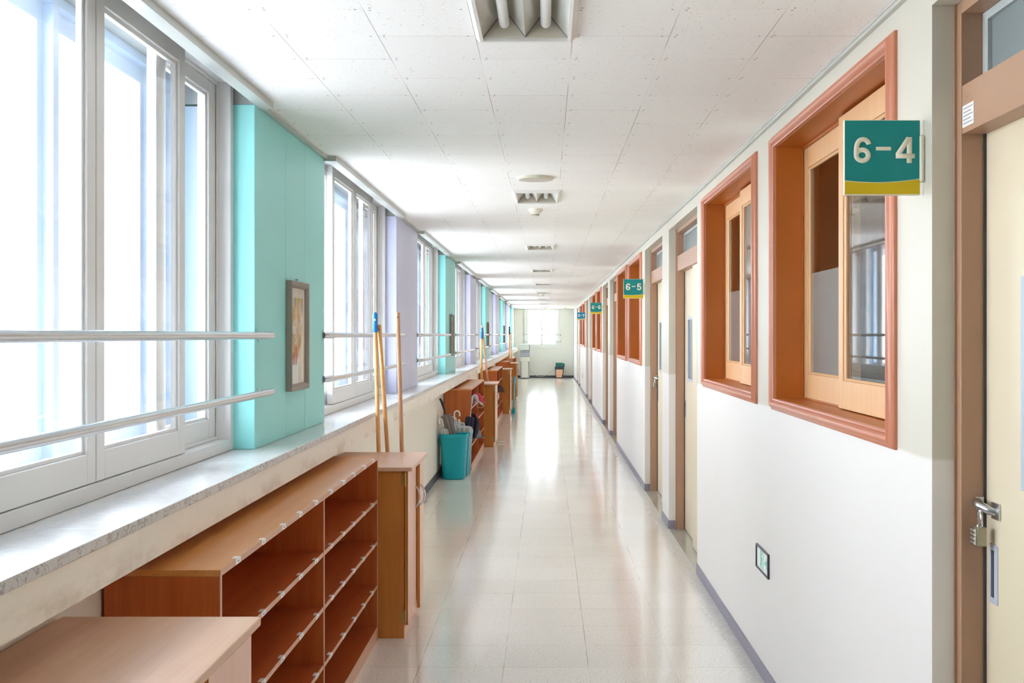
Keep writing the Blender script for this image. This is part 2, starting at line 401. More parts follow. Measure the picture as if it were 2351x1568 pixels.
# ------------------------------------------------------------------ room shell
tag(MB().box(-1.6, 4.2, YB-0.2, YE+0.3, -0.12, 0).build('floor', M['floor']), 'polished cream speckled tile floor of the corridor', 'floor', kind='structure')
floor_o = bpy.data.objects['floor']
cb = MB(); t_ = 0.03
cb.box(POCKET_X, LX0+0.02, YB, YE, H, H+t_); cb.box(LX1-0.02, XR+0.02, YB, YE, H, H+t_)
ys = [YB] + [v for y in lamps for v in (y+0.02, y+0.62)] + [YE]
for i in range(0, len(ys), 2): cb.box(LX0+0.02, LX1-0.02, ys[i], ys[i+1], H, H+t_)
for (a, b, _c) in piers: cb.box(PX-0.02, POCKET_X, max(a, YB), b, H, H+t_)
cb.box(PX-0.1, POCKET_X, piers[-1][1], YE, H, H+t_)
tag(cb.build('ceiling', M['ceiling']), 'off-white acoustic tile ceiling with screw holes', 'ceiling', kind='structure')
tag(MB().box(-1.6, XR+0.25, YB-0.2, YE+0.3, 2.80, 2.9).build('ceiling_slab', M['concrete']), 'concrete slab over the ceiling tiles', 'slab', kind='structure')

wl_ = MB(); wl_.box(-1.5, LW_X, YB, YE, 0, AP_Z+0.05); wl_.box(-1.5, AP_X, YB, YE, AP_Z, SILL_Z-0.028)
wl_.box(-1.5, LW_X, piers[-1][1], YE, SILL_Z-0.03, 2.8)
wleft = tag(wl_.build('wall_left', M['wall_l']), 'cream wall with a projecting apron below the windows', 'wall', kind='structure')
up = MB().box(-1.62, WX-0.005, YB, piers[-1][1], 2.64, 2.8)
for (a, b, c) in piers: up.box(-1.62, PX-0.001, max(a, YB)+0.002, b-0.002, 2.5405, 2.8)
up.build('upper_band', M['concrete'], wleft)
ob = MB()
for (a, b, c) in piers: ob.box(-1.62, -1.302, max(a, YB)+0.004, b-0.004, SILL_Z-0.1, 2.532)
ob.box(-1.62, -1.5, YB, YE, -0.1, SILL_Z-0.03)
ob.build('outer_masonry', M['masonry'], wleft)
led = MB().box(-2.35, -1.62, YB, YE, 0.92, 1.04); led.box(-2.3, -1.62, YB, YE, 2.66, 2.80); led.build('ledge_and_added_eave', M['masonry'], wleft)  # outer ledge also cuts upward light; unseen eave added to block steep sky light
for (a, b, c) in piers:
    pb = MB(); a = max(a, YB); w = b-a; cuts = [a, a+w*0.378, a+w*0.653, b] if w > 1 else [a, b]
    pb.box(-1.295, PX-0.004, a+0.003, b-0.003, SILL_Z+0.002, 2.535)
    for i in range(len(cuts)-1): pb.box(-1.30, PX, cuts[i] + (0.001 if i else 0), cuts[i+1]-(0.001 if i < len(cuts)-2 else 0), SILL_Z, 2.54)
    pb.build('pier', M[c], wleft, bevel=0.004, label=('teal' if c == 'pier_teal' else 'lavender') + ' painted pier')

sb = MB(); yy = YB
while yy < YE-0.01:
    y2 = min(yy + 1.46, YE); sb.box(-1.50, SILL_X, yy, y2-0.0015, SILL_Z-0.028, SILL_Z); yy = y2
tag(sb.build('trim_1', M['sill'], bevel=0.003), 'grey marble window sill running the length of the left wall', 'window sill', kind='structure')

# right wall with its openings
op = []                               # (y0, y1, kind, k)
for k in range(0, 5):
    o_ = PER_R*k
    if k < 4: op += [(3.43+o_, 5.175+o_, 'w', k), (5.665+o_, 7.455+o_, 'w', k), (7.87+o_, 9.69+o_, 'd', k), (10.24+o_, 12.05+o_, 'd', k)]
op = [(1.27, 3.077, 'd', -1)] + op
op = [o for o in op if o[1] < YE]
rw = MB(); prev = YB; XW = 1.20
WZ0, WZ1, DZ = 1.318, 2.425, 2.462
for (a, b, kd, k) in op:
    rw.box(XR, XW, prev, a, 0, 2.8)
    if kd == 'w': rw.box(XR, XW, a, b, 0, WZ0-0.02); rw.box(XR, XW, a, b, WZ1+0.02, 2.8)
    else: rw.box(XR, XW, a, b, DZ, 2.8)
    prev = b
rw.box(XR, XW, prev, YE, 0, 2.8)
tag(rw.build('wall_right', M['wall_r']), 'cream plastered wall of the classrooms', 'wall', kind='structure')
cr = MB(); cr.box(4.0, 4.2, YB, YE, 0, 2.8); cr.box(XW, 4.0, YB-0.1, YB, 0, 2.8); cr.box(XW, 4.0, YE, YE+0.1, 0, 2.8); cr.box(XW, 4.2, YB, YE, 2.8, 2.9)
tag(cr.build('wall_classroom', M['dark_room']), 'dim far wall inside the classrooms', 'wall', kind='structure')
tag(MB().box(-1.5, XW, YB-0.2, YB, 0, 2.8).build('wall_back', M['cream_end']), 'pale wall behind the viewer', 'wall', kind='structure')
EX0, EX1, EZ0 = -0.795, 0.455, 1.19
ew = MB(); ew.box(-1.5, EX0, YE, YE+0.2, 0, 2.8); ew.box(EX1, XW, YE, YE+0.2, 0, 2.8); ew.box(EX0, EX1, YE, YE+0.2, 0, EZ0); ew.box(EX0, EX1, YE, YE+0.2, H, 2.8)
tag(ew.build('wall_end', M['cream_end']), 'pale green-grey wall closing the corridor', 'wall', kind='structure')

th = MB()
for (a, b, kd, k) in op:
    if kd == 'd': th.box(XR+0.002, XW, a, b, -0.01, 0.0015)
th.build('threshold', M['terrazzo'], floor_o, label='grey terrazzo floor in the door recesses')
# baseboards
bl = MB().box(LW_X-0.01, LW_X+0.008, YB, YE, 0, 0.085)
tag(bl.build('baseboard_left', M['base_dark']), 'dark grey baseboard under the windows', 'baseboard', kind='structure')
bb = MB(); prev = YB; XD = 1.073
for (a, b, kd, k) in op:
    if kd == 'd':
        bb.box(XR-0.006, XR+0.005, prev, a, 0, 0.07)
        bb.box(XR-0.006, XD-0.012, b-0.007, b+0.002, 0, 0.07); bb.box(XR-0.006, XD-0.012, a-0.002, a+0.007, 0, 0.07)
        prev = b
bb.box(XR-0.006, XR+0.005, prev, YE, 0, 0.07)
tag(bb.build('baseboard_right', M['base']), 'grey-lilac baseboard along the classroom wall', 'baseboard', kind='structure')
tag(MB().box(LW_X, XR, YE-0.012, YE+0.01, 0, 0.09).build('baseboard_end', M['base_dark']), 'dark grey baseboard of the end wall', 'baseboard', kind='structure')
# ceiling angles and curtain pocket edges
nt = 2
tb = MB(); prev = YB
tb.box(XR-0.016, XR+0.005, YB, YE, H-0.018, H-0.001); tb.box(XR-0.020, XR+0.005, YB, YE, H-0.006, H-0.0005)
tag(tb.build('trim_2', M['alu_grey']), 'thin grey angle where the ceiling meets the classroom wall', 'ceiling trim', kind='structure')
tb = MB()
for (a, b, c) in piers: tb.box(PX-0.005, PX+0.024, max(a, YB), b, H-0.013, H-0.0005)
tb.box(LW_X-0.005, LW_X+0.02, piers[-1][1], YE, H-0.014, H-0.0005); tb.box(LW_X, XR, YE-0.02, YE+0.002, H-0.016, H-0.0005)
tag(tb.build('trim_3', M['alu_grey']), 'thin pale angle between ceiling and window piers', 'ceiling trim', kind='structure')
for i, (a, b) in enumerate(bays):
    tb = MB(); tb.box(POCKET_X-0.05, POCKET_X+0.004, a-0.03, b+0.03, H-0.028, H+0.002)
    tb.box(POCKET_X-0.13, POCKET_X-0.05, a-0.03, a-0.024, H-0.028, H-0.004)
    o = tb.build('trim_%d' % (4+i), M['alu_grey'], bevel=0.002)
    tag(o, 'aluminium curtain track at the ceiling edge, over the %s left window' % ORD[i], 'curtain track', kind='structure')

# ------------------------------------------------------------------ windows of the left wall
def left_window(a, b, idx, label):
    w = empty('window_%d' % idx, (WX, (a+b)/2, SILL_Z), label, 'window', kind='structure')
    z0, z1 = SILL_Z+0.001, 2.66; cy = (a+b)/2 + 0.075
    f = MB().ring('X', WX, WX-0.135, a, b, z0, z1, 0.045, 0.04, 0.045)
    f.ring('X', WX-0.050, WX-0.056, a+0.045, b-0.045, z0+0.045, z1-0.04, 0.014, 0.014, 0.014)
    f.ring('X', WX-0.095, WX-0.100, a+0.045, b-0.045, z0+0.045, z1-0.04, 0.014, 0.014, 0.014)
    f.build('frame', M['alu'], w, bevel=0.003)
    of = MB().ring('X', -1.50, -1.62, a, b, z0, z1, 0.06, 0.05, 0.06)
    for q in (-0.66, 0.24, 1.14): of.box(-1.50, -1.62, cy+q-0.02, cy+q+0.02, z0+0.06, z1-0.05)
    of.build('outer_frame', M['outer_alu'], w)
    W = 0.83
    defs = [(cy-W, cy, 0, 'alu'), (cy, cy+W, 0, 'alu'), (a+0.045, cy-W+0.165, 1, 'alu'), (cy+W-0.165, b-0.045, 1, 'alu')]
    for (s0, s1, tr, mt) in defs:
        xa = WX-0.008 - tr*0.050; xb = xa-0.034
        s = MB().ring('X', xa, xb, s0+0.003, s1-0.003, z0+0.047, z1-0.042, 0.062 if tr == 0 else 0.10, 0.062, 0.085)
        s.ring('X', xa-0.010, xb+0.006, s0+(0.064 if tr == 0 else 0.102), s1-(0.064 if tr == 0 else 0.102), z0+0.131, z1-0.103, 0.014, 0.014, 0.012)
        so = s.build('sash', M[mt], w, bevel=0.003)
        g = MB().box(xa-0.016, xa-0.020, s0+0.07, s1-0.07, z0+0.137, z1-0.11); g.build('pane', M['glass'], so)
        if tr == 0 and s0 < cy-0.1:
            MB().box(xa-0.004, xb+0.004, s1-0.006, s1+0.004, z0+0.05, z1-0.045).build('gasket', M['gasket'], so)
        if tr == 1 and s0 < cy:
            l = MB(); l.tube([(xa+0.001, s0+0.03, 1.74), (xa+0.014, s0+0.03, 1.74)], 0.022, 20); l.tube([(xa+0.014, s0+0.03, 1.752), (xa+0.022, s0+0.036, 1.73), (xa+0.022, s0+0.045, 1.69)], [0.010, 0.009, 0.006], 10)
            l.build('latch', M['steel'], so)
    cs = [a+0.06, cy-0.68, cy+0.22, cy+1.12, b-0.06]
    for q in range(4):
        s0, s1 = cs[q]+0.04*(q > 0), cs[q+1]
        so = MB().ring('X', -1.535, -1.565, s0, s1, z0+0.06, z1-0.05, 0.035, 0.06, 0.09).build('outer_sash', M['outer_alu'], w)
        MB().box(-1.548, -1.552, s0+0.03, s1-0.03, z0+0.145, z1-0.105).build('pane', M['glass'], so)
    return adopt(w)
for i, (a, b) in enumerate(bays): left_window(a, b, i+1, 'tall aluminium sliding window, %s in the left window row' % ORD[i])
for o in list(bpy.data.objects):      # sub-parts follow their sashes
    if o.parent and o.parent.parent and o.type == 'MESH': pass

# end window
ewn = empty('window_11', (0, YE, EZ0), 'bright white two-sash window in the end wall', 'window', kind='structure')
MB().ring('Y', YE-0.015, YE+0.08, EX0-0.03, EX1+0.03, EZ0-0.09, H-0.002, 0.09, 0.02, 0.09).build('frame', M['white_enamel'], ewn, bevel=0.004)
MB().box(EX0-0.05, EX0-0.03, YE-0.04, YE-0.01, 1.22, H-0.02).build('side_channel', M['alu_grey'], ewn)
cx = (EX0+EX1)/2
for (s0, s1, yy) in ((EX0+0.05, cx+0.03, 0.0), (cx-0.03, EX1-0.05, 0.035)):
    s = MB().ring('Y', YE+0.005+yy, YE+0.035+yy, s0, s1, EZ0-0.002, H-0.02, 0.07, 0.05, 0.06).build('sash', M['white_enamel'], ewn)
    MB().box(s0+0.045, s1-0.045, YE+0.018+yy, YE+0.022+yy, EZ0+0.055, H-0.065).build('pane', M['glass'], s)
adopt(ewn)

# ------------------------------------------------------------------ classroom windows (right wall)
def fR(a, b, v): return (XR - v, a, b)                      # a=Y, b=Z, v = towards the corridor
CAS = [(0, -0.004), (0, 0.012), (0.006, 0.014), (0.010, 0.010), (0.015, 0.022), (0.022, 0.028), (0.030, 0.027), (0.036, 0.018), (0.040, 0.014), (0.046, 0.013), (0.050, 0.008), (0.050, -0.004)]
def right_window(a, b, idx, label, k):
    w = empty('window_%d' % idx, (XR, (a+b)/2, WZ0), label, 'window', kind='structure')
    MB().sweep_rect(CAS, a, b, WZ0, WZ1, fR).build('casing', M['casing'], w, angle=50)
    lin_ = MB().ring('X', XR+0.0, XW, a-0.018, b+0.018, WZ0-0.018, WZ1+0.018, 0.020, 0.020, 0.020)
    lin_.build('reveal', M['reveal'], w, bevel=0.0015)
    MB().ring('X', 1.124, 1.130, a+0.003, b-0.003, WZ0+0.003, WZ1-0.003, 0.008, 0.012, 0.006).build('stop_bead', M['reveal'], w)
    mid = (a+b)/2 + 0.08
    for (s0, s1, x0) in ((a+0.002, mid+0.04, 1.098), (mid-0.03, b-0.002, 1.133)):
        s = MB().ring('X', x0, x0+0.032, s0, s1, WZ0+0.006, WZ1-0.012, 0.062, 0.09, 0.105)
        s.sweep_rect([(0, -x0-0.004+XR), (0, -x0-0.026+XR), (-0.007, -x0-0.022+XR), (-0.010, -x0-0.012+XR)], s0+0.062, s1-0.062, WZ0+0.111, WZ1-0.102, fR)
        so = s.build('sash', M['sash_wood'], w, bevel=0.003)
        MB().box(x0+0.014, x0+0.018, s0+0.058, s1-0.058, WZ0+0.107, WZ1-0.098).build('pane', M['glass_in'], so)
        if k == 0 and x0 > 1.12:
            MB().box(x0+0.0185, x0+0.0195, s0+0.06, s1-0.06, WZ0+0.11, 1.865).build('frosted_film', M['film'], so)
    return adopt(w)
def door(a, b, idx, label, k, lock):
    d = empty('door_%d' % idx, (1.10, (a+b)/2, 0), label, 'door', kind='structure')
    f = MB(); f.box(XD, XW-0.01, b-0.035, b-0.001, 0.0, DZ-0.001); f.box(XD, XW-0.01, a+0.001, a+0.035, 0.0, DZ-0.001)
    f.box(XD+0.002, XW-0.012, a+0.035, b-0.035, 2.118, 2.243); f.box(XD, XW-0.01, a+0.035, b-0.035, 2.430, DZ-0.001)
    f.box(XD-0.008, XD+0.006, b-0.004, b-0.0008, 0, DZ-0.001)
    f.build('frame', M['door_brown'], d, bevel=0.003)
    tr = MB().ring('X', 1.128, 1.150, a+0.036, b-0.036, 2.244, 2.429, 0.035, 0.022, 0.022)
    tr.box(1.128, 1.150, (a+b)/2-0.015, (a+b)/2+0.015, 2.266, 2.407)
    tro = tr.build('transom', M['film'], d); MB().box(1.139, 1.143, a+0.05, b-0.05, 2.255, 2.42).build('pane', M['frost'], tro)
    mid = (a+b)/2
    for (s0, s1, x0, nm) in ((mid-0.01, b-0.037, 1.137, 1), (a+0.037, mid+0.06, 1.098, 0)):
        lf = MB()
        g0, g1 = (s1-0.56, s1-0.24) if nm else (s1-0.62, s1-0.30)
        lf.box(x0, x0+0.030, s0, g0, 0.008, 2.125); lf.box(x0, x0+0.030, g1, s1, 0.008, 2.125)
        lf.box(x0, x0+0.030, g0, g1, 0.008, 1.232); lf.box(x0, x0+0.030, g0, g1, 1.735, 2.125)
        lo = lf.build('leaf', M['door_cream'], d)
        MB().ring('X', x0-0.006, x0+0.02, g0-0.004, g1+0.004, 1.228, 1.739, 0.022, 0.022, 0.022).build('vision_frame', M['niche'], lo)
        MB().box(x0+0.006, x0+0.010, g0+0.01, g1-0.01, 1.24, 1.727).build('vision_pane', M['frost'], lo)
        yh = s1-0.055 if nm else s0+0.06
        hb = MB().box(x0-0.003, x0+0.002, yh-0.026, yh+0.026, 0.916, 1.067); hb.build('flush_handle', M['niche'], lo, bevel=0.002)
        MB().box(x0-0.0045, x0-0.002, yh-0.006, yh+0.013, 0.932, 1.052).build('handle_recess', M['bin_dark'], lo, bevel=0.002)
    MB().box(1.130, 1.160, b-0.040, b-0.0345, 0.004, 2.118).build('seal', M['gasket'], d)
    if lock:
        h = MB(); yj = b-0.036; zz = 1.163 
        h.box(1.108, 1.130, yj-0.005, yj+0.001, zz-0.018, zz+0.018)
        h.tube([(1.112, yj-0.006, zz+0.004), (1.106, yj-0.02, zz+0.006), (1.106, yj-0.045, zz), (1.120, yj-0.07, zz-0.008), (1.134, yj-0.075, zz-0.012)], [0.011, 0.012, 0.012, 0.011, 0.010], 12)
        h.box(1.131, 1.1365, yj-0.10, yj-0.05, zz-0.03, zz+0.012)
        h.build('hasp', M['steel'], d, bevel=0.001)
    return adopt(d)
def padlock(y, label):
    r = empty('combination_padlock', (1.104, y, 1.09), label, 'padlock')
    MB().tube([(1.104-0.0, y-0.012, 1.105), (1.104, y-0.012, 1.135), (1.104, y-0.007, 1.147), (1.104, y, 1.151), (1.104, y+0.007, 1.147), (1.104, y+0.012, 1.135), (1.104, y+0.012, 1.105)], 0.0035, 10).build('shackle', M['chrome'], r)
    MB().box(1.092, 1.116, y-0.018, y+0.018, 1.062, 1.112).build('body', M['lock_grey'], r, bevel=0.003)
    for i in range(4): MB().tube([(1.088, y-0.012, 1.071+0.0105*i), (1.088, y+0.012, 1.071+0.0105*i)], 0.0048, 12).build('dial', M['steel'], r)
    return adopt(r)
nw, nd = 12, 1
RNAME = {0: '6-4', 1: '6-5', 2: '6-6', 3: '6-7'}
for (a, b, kd, k) in op:
    if kd == 'w':
        first = abs(a - (3.43+PER_R*k)) < 0.1
        right_window(a, b, nw, 'terracotta-framed classroom window, %s of the pair beside sign %s' % ('nearer' if first else 'farther', RNAME[k]), k); nw += 1
        if k == 0:
            c = MB(); n = 40; pts = []
            for j in range(n+1):
                y = a-0.02 + (b-a+0.04)*j/n; pts.append((1.30 + 0.018*math.sin(j*1.25), y))
            vs = [(x, y, z) for z in (0.9, 2.5) for (x, y) in pts] ; m_ = len(pts)
            c._add(vs, [(j, j+1, m_+j+1, m_+j) for j in range(m_-1)])
            o = c.build('brown_curtain', M['blind']); s_ = o.modifiers.new('cloth', 'SOLIDIFY'); s_.thickness = 0.004
            rehome(o, (1.30, (a+b)/2, 0.9)); tag(o, 'brown curtain behind the %s classroom window' % ('larger, nearer' if first else 'second'), 'curtain')
    else:
        near = abs(a - (7.87+PER_R*k)) < 0.1
        if k == -1: lb = 'cream sliding door at the right edge of the photo, with steel hasp'
        else: lb = 'cream sliding door %s sign %s, in a brown frame' % (('two doors before' if near else 'just behind'), RNAME.get(k+1, 'the last'))
        if k >= 0 and near: lb = 'cream sliding door at the back end of classroom %s' % RNAME[k]
        door(a, b, nd, lb, k, (not near) if k >= 0 else True)
        nd += 1
padlock(3.077-0.036-0.045, 'small combination padlock hanging on the nearest door at right')
padlock(12.05-0.036-0.045, 'small combination padlock hanging on the brown frame behind sign 6-5')
# sticker on the nearest door head
st = empty('paper_sticker', (1.074, 3.0, 2.16), 'white printed label on the head of the nearest door frame', 'sticker')
MB().box(1.0735, 1.0752, 2.955, 3.035, 2.132, 2.188).build('paper', M['sticker'], st)
ln = MB()
for j in range(5): ln.box(1.0730, 1.0736, 2.962+0.012*(j % 2), 3.028, 2.140+0.0095*j, 2.1425+0.0095*j)
ln.build('print', M['ink'], st); adopt(st)

# ------------------------------------------------------------------ classroom signs
GLYPH = {
 '6': [('o', 0.31, 0.30, 0.225, 0.210), ('s', [(0.085, 0.30), (0.088, 0.50), (0.115, 0.70), (0.19, 0.85), (0.31, 0.91), (0.44, 0.89), (0.53, 0.80), (0.555, 0.72)])],
 '4': [('l', [(0.47, 0), (0.47, 1.0)]), ('l', [(0.455, 0.97), (0.055, 0.31)]), ('l', [(-0.01, 0.27), (0.66, 0.27)])],
 '5': [('l', [(0.10, 0.91), (0.58, 0.91)]), ('l', [(0.17, 0.98), (0.115, 0.42)]), ('s', [(0.10, 0.49), (0.19, 0.57), (0.32, 0.59), (0.47, 0.52), (0.535, 0.36), (0.49, 0.18), (0.36, 0.095), (0.21, 0.10), (0.10, 0.17), (0.07, 0.26)])],
 '7': [('l', [(0.02, 0.91), (0.62, 0.91)]), ('s', [(0.53, 0.90), (0.40, 0.68), (0.28, 0.40), (0.225, 0.0)])]}
def smooth(p, k=6):
    out = []
    for i in range(len(p)-1):
        a, b, c, d = p[max(i-1, 0)], p[i], p[i+1], p[min(i+2, len(p)-1)]
        for j in range(k):
            t = j/k; out.append(tuple(0.5*((2*b[n]) + (-a[n]+c[n])*t + (2*a[n]-5*b[n]+4*c[n]-d[n])*t*t + (-a[n]+3*b[n]-3*c[n]+d[n])*t**3) for n in (0, 1)))
    return out + [p[-1]]
def text_mesh(s, w, h, name, mat, parent, x, y, z, th=0.185):
    m = MB(); sx = w/0.62; lay = 0.0
    for g in GLYPH[s]:
        lay += 0.00015
        if g[0] == 'o':
            _, cx, cz, rx, rz = g; n = 40
            ring = [[((cx+(rx+q)*math.cos(6.28319*i/n)-0.31)*sx, -0.0006-lay, (cz+(rz+q)*math.sin(6.28319*i/n)-0.5)*h) for i in range(n)] for q in (-th/2, th/2)]
            o = len(m.v); m._add(ring[0]+ring[1], [(i, (i+1) % n, n+(i+1) % n, n+i) for i in range(n)])
        else:
            p = smooth(g[1]) if g[0] == 's' else g[1]; L = []; Rr = []
            for i in range(len(p)):
                a = p[max(i-1, 0)]; b = p[min(i+1, len(p)-1)]; dx, dz = b[0]-a[0], b[1]-a[1]; l = math.hypot(dx, dz)
                nx, nz = -dz/l*th/2, dx/l*th/2
                L.append(((p[i][0]+nx-0.31)*sx, -0.0006-lay, (p[i][1]+nz-0.5)*h)); Rr.append(((p[i][0]-nx-0.31)*sx, -0.0006-lay, (p[i][1]-nz-0.5)*h))
            n = len(p); m._add(L+Rr, [(i, i+1, n+i+1, n+i) for i in range(n-1)])
    o = m.build(name, mat, parent); o.location = (x, y, z)
    sd = o.modifiers.new('t', 'SOLIDIFY'); sd.thickness = 0.0006; sd.offset = 0
    return o
def sign(y, txt, blue=False):
    S = 0.203; x1 = 0.998; x0 = x1-S; z0, z1 = 1.972, 1.972+0.201
    r = empty('room_sign', (x1, y, z0), 'square %s sign reading %s projecting from the wall' % ('blue' if blue else 'teal', txt), 'sign', 'classroom number signs')
    MB().box(x0, x1, y, y+0.012, z0, z1).build('board', M['sign_board'], r, bevel=0.0015)
    f = lambda a, b, d: (a, y-d, b)
    arc = [(x0 + S*i/24, z0+0.045 - 0.010*(1-((i-10)/14.0)**2)) for i in range(25)]
    top = [(x0+0.002, arc[0][1])] + arc[1:-1] + [(x1-0.001, arc[-1][1]), (x1-0.001, z1-0.002), (x0+0.002, z1-0.002)]
    MB().prism(top, f, -0.001, 0.0008).build('colour_field', M['sign_blue' if blue else 'sign_teal'], r)
    bot = [(x0+0.002, z0+0.003), (x1-0.001, z0+0.003)] + [(a, b-0.0022) for a, b in reversed(arc)]
    bot[2] = (x1-0.001, bot[2][1]); bot[-1] = (x0+0.002, bot[-1][1])
    MB().prism(bot, f, -0.001, 0.0008).build('yellow_band', M['sign_sand' if blue else 'sign_yellow'], r)
    adopt(r)
    zc = 1.972+0.201*0.598; g = [('numeral', txt[0], 0.044, 0.069, x0+S*0.235), ('numeral', txt[2], 0.047, 0.069, x0+S*0.795)]
    for (nm, ch, w, h, x) in g:
        o = text_mesh(ch, w, h, nm, M['letter'], r, 0, 0, 0); o.location = (x - x1, -0.0012, zc - z0)
    d = MB().box(-0.020, 0.020, -0.0012, 0, -0.0048, 0.0048).build('dash', M['letter'], r); d.location = (x0+S*0.515-x1, -0.0004, zc-z0+0.004)
    b = MB().loft([(0, 0, 0, 0.004, 0.011, 3), (0, 0, 0.004, 0.007, 0.014, 3), (0, 0, 0.121, 0.007, 0.014, 3), (0, 0, 0.125, 0.004, 0.011, 3)], 20, True, True).build('wall_bracket', M['ivory'], r)
    b.location = (XR-0.0065-x1, 0.006, 0.035)
    b2 = MB().box(-0.004, 0.006, 0, 0.012, 0.05, 0.062).build('clip', M['ivory'], r)
    return r
sign(3.14, '6-4'); sign(12.13, '6-5'); sign(21.20, '6-6'); sign(30.3, '6-7', True)

# exit sign low on the right wall
es = empty('exit_sign', (XR, 5.465, 0.49), 'small black-framed emergency exit sign low on the right wall', 'sign')
EY0, EY1, EZa, EZb = 5.315, 5.62, 0.492, 0.604
MB().box(XR-0.004, XR+0.004, EY0+0.006, EY1-0.006, EZa+0.006, EZb-0.006).build('face', M['exit_face'], es)
MB().ring('X', XR-0.010, XR+0.004, EY0, EY1, EZa, EZb, 0.010, 0.008, 0.008).build('frame', M['exit_frame'], es, bevel=0.002)
def fe(a, b, d): return (XR-0.004-d, EY1-a, EZa+b)        # a runs towards the viewer
gm = MB()
gm.prism([(0.205, 0.048), (0.245, 0.048), (0.245, 0.028), (0.283, 0.056), (0.245, 0.084), (0.245, 0.064), (0.205, 0.064)], fe, 0, 0.0012)
gm.build('arrow', M['exit_green'], es)
gm = MB()
for q in ([(0.10, 0.014), (0.106, 0.014), (0.106, 0.098), (0.10, 0.098)], [(0.164, 0.014), (0.170, 0.014), (0.170, 0.098), (0.164, 0.098)], [(0.106, 0.092), (0.164, 0.092), (0.164, 0.098), (0.106, 0.098)]): gm.prism(q, fe, 0, 0.0012)
gm.build('doorway_symbol', M['exit_green'], es)
gm = MB(); gm.prism([(0.126+0.008*math.cos(t*0.628), 0.080+0.008*math.sin(t*0.628)) for t in range(10)], fe, 0, 0.0012)
for q in ([(0.118, 0.068), (0.132, 0.070), (0.128, 0.046), (0.114, 0.044)], [(0.130, 0.066), (0.150, 0.058), (0.149, 0.053), (0.130, 0.060)], [(0.118, 0.068), (0.102, 0.056), (0.104, 0.052), (0.119, 0.061)],
          [(0.124, 0.047), (0.142, 0.034), (0.140, 0.016), (0.134, 0.016), (0.135, 0.031), (0.118, 0.043)], [(0.115, 0.046), (0.120, 0.040), (0.106, 0.022), (0.088, 0.022), (0.088, 0.027), (0.103, 0.028)]): gm.prism(q, fe, 0, 0.0012)
gm.build('runner_symbol', M['exit_green'], es); adopt(es)
sw = MB().box(XR-0.008, XR+0.002, 32.6, 32.68, 0.40, 0.52).build('wall_socket', M['niche'], bevel=0.002); rehome(sw, (XR, 32.64, 0.46))
tag(sw, 'small grey socket low on the far right wall', 'socket')

# ------------------------------------------------------------------ guard rails
def rail(a, b, z, first, label, grp='steel guard rails across the windows'):
    r = empty('guard_rail', (-1.15, (a+b)/2, z), label, 'rail', grp); R = 0.0148
    pts = [(PX+0.004, a-0.045, z), (-1.172, a+0.0, z), (-1.155, a+0.10, z), (-1.145, a+0.35, z), (-1.143, (a+b)/2, z), (-1.143, b+0.09, z)]
    MB().tube(pts, R, 20).build('tube', M['steel'], r)
    fl = MB().tube([(PX+0.0005, a-0.048, z), (PX+0.005, a-0.048, z)], 0.029, 22)
    fl.tube([(PX+0.004, a-0.052, z), (-1.176, a-0.040, z), (-1.165, a-0.005, z), (-1.158, a+0.06, z), (-1.155, a+0.11, z)], [0.017, 0.0185, 0.0195, 0.019, 0.0155], 20); fl.build('flange', M['steel'], r)
    MB().tube([(PX+0.0005, b+0.052, z-0.004), (PX+0.004, b+0.052, z-0.004), (PX+0.005, b+0.052, z-0.004), (-1.17, b+0.052, z-0.004), (-1.156, b+0.052, z-0.002)], [0.021, 0.021, 0.007, 0.007, 0.007], 16).build('bracket', M['steel'], r)
    return adopt(r)
for i, (a, b) in enumerate(bays):
    for z, nm in ((1.596, 'upper'), (1.362, 'lower')):
        rail(a, b, z, True, '%s steel rail across the %s window of the left row' % (nm, ORD[i]))
for z, nm in ((1.590, 'upper'), (1.345, 'lower')):
    r = empty('guard_rail', (-0.2, YE-0.06, z), '%s thin steel rail across the window in the end wall' % nm, 'rail', 'steel rails on the end wall')
    MB().tube([(-0.87, YE-0.06, z), (0.54, YE-0.06, z)], 0.0128, 14).build('tube', M['steel'], r)
    for x in (-0.85, 0.52): MB().tube([(x, YE-0.001, z), (x, YE-0.01, z), (x, YE-0.012, z), (x, YE-0.055, z)], [0.03, 0.03, 0.010, 0.010], 14).build('bracket', M['steel'], r)
    adopt(r)

# ------------------------------------------------------------------ framed pictures on the teal piers
def art_mat(seed, cols):
    t = NT('watercolour_%d' % seed); c = cols[0]
    for i, k in enumerate(cols[1:]):
        n = t.noise(5 + 2*i, 3, t.mapping((1, 1 if i % 2 else 1.6, 0.35 + 0.2*i), loc=(seed*3.1+i*7, i*4.4, seed)), 0.55, 0.4)
        c = t.mix(t.ramp(n, 0.52, 0.57), c, k)
    t.color(c); t.set(Roughness=0.8); return t.m
ARTS = [[rgb(232, 214, 180), rgb(196, 120, 100), rgb(134, 168, 196), rgb(214, 188, 120), rgb(236, 232, 220)],
        [rgb(206, 220, 206), rgb(96, 140, 110), rgb(226, 196, 120), rgb(120, 150, 190)],
        [rgb(226, 220, 210), rgb(180, 130, 90), rgb(90, 120, 140), rgb(220, 180, 160)],
        [rgb(214, 216, 226), rgb(150, 120, 170), rgb(220, 200, 120), rgb(90, 130, 120)]]
def fL(a, b, v): return (PX + v, a, b)
tp = [p for p in piers if p[2] == 'pier_teal' and p[0] > 4]
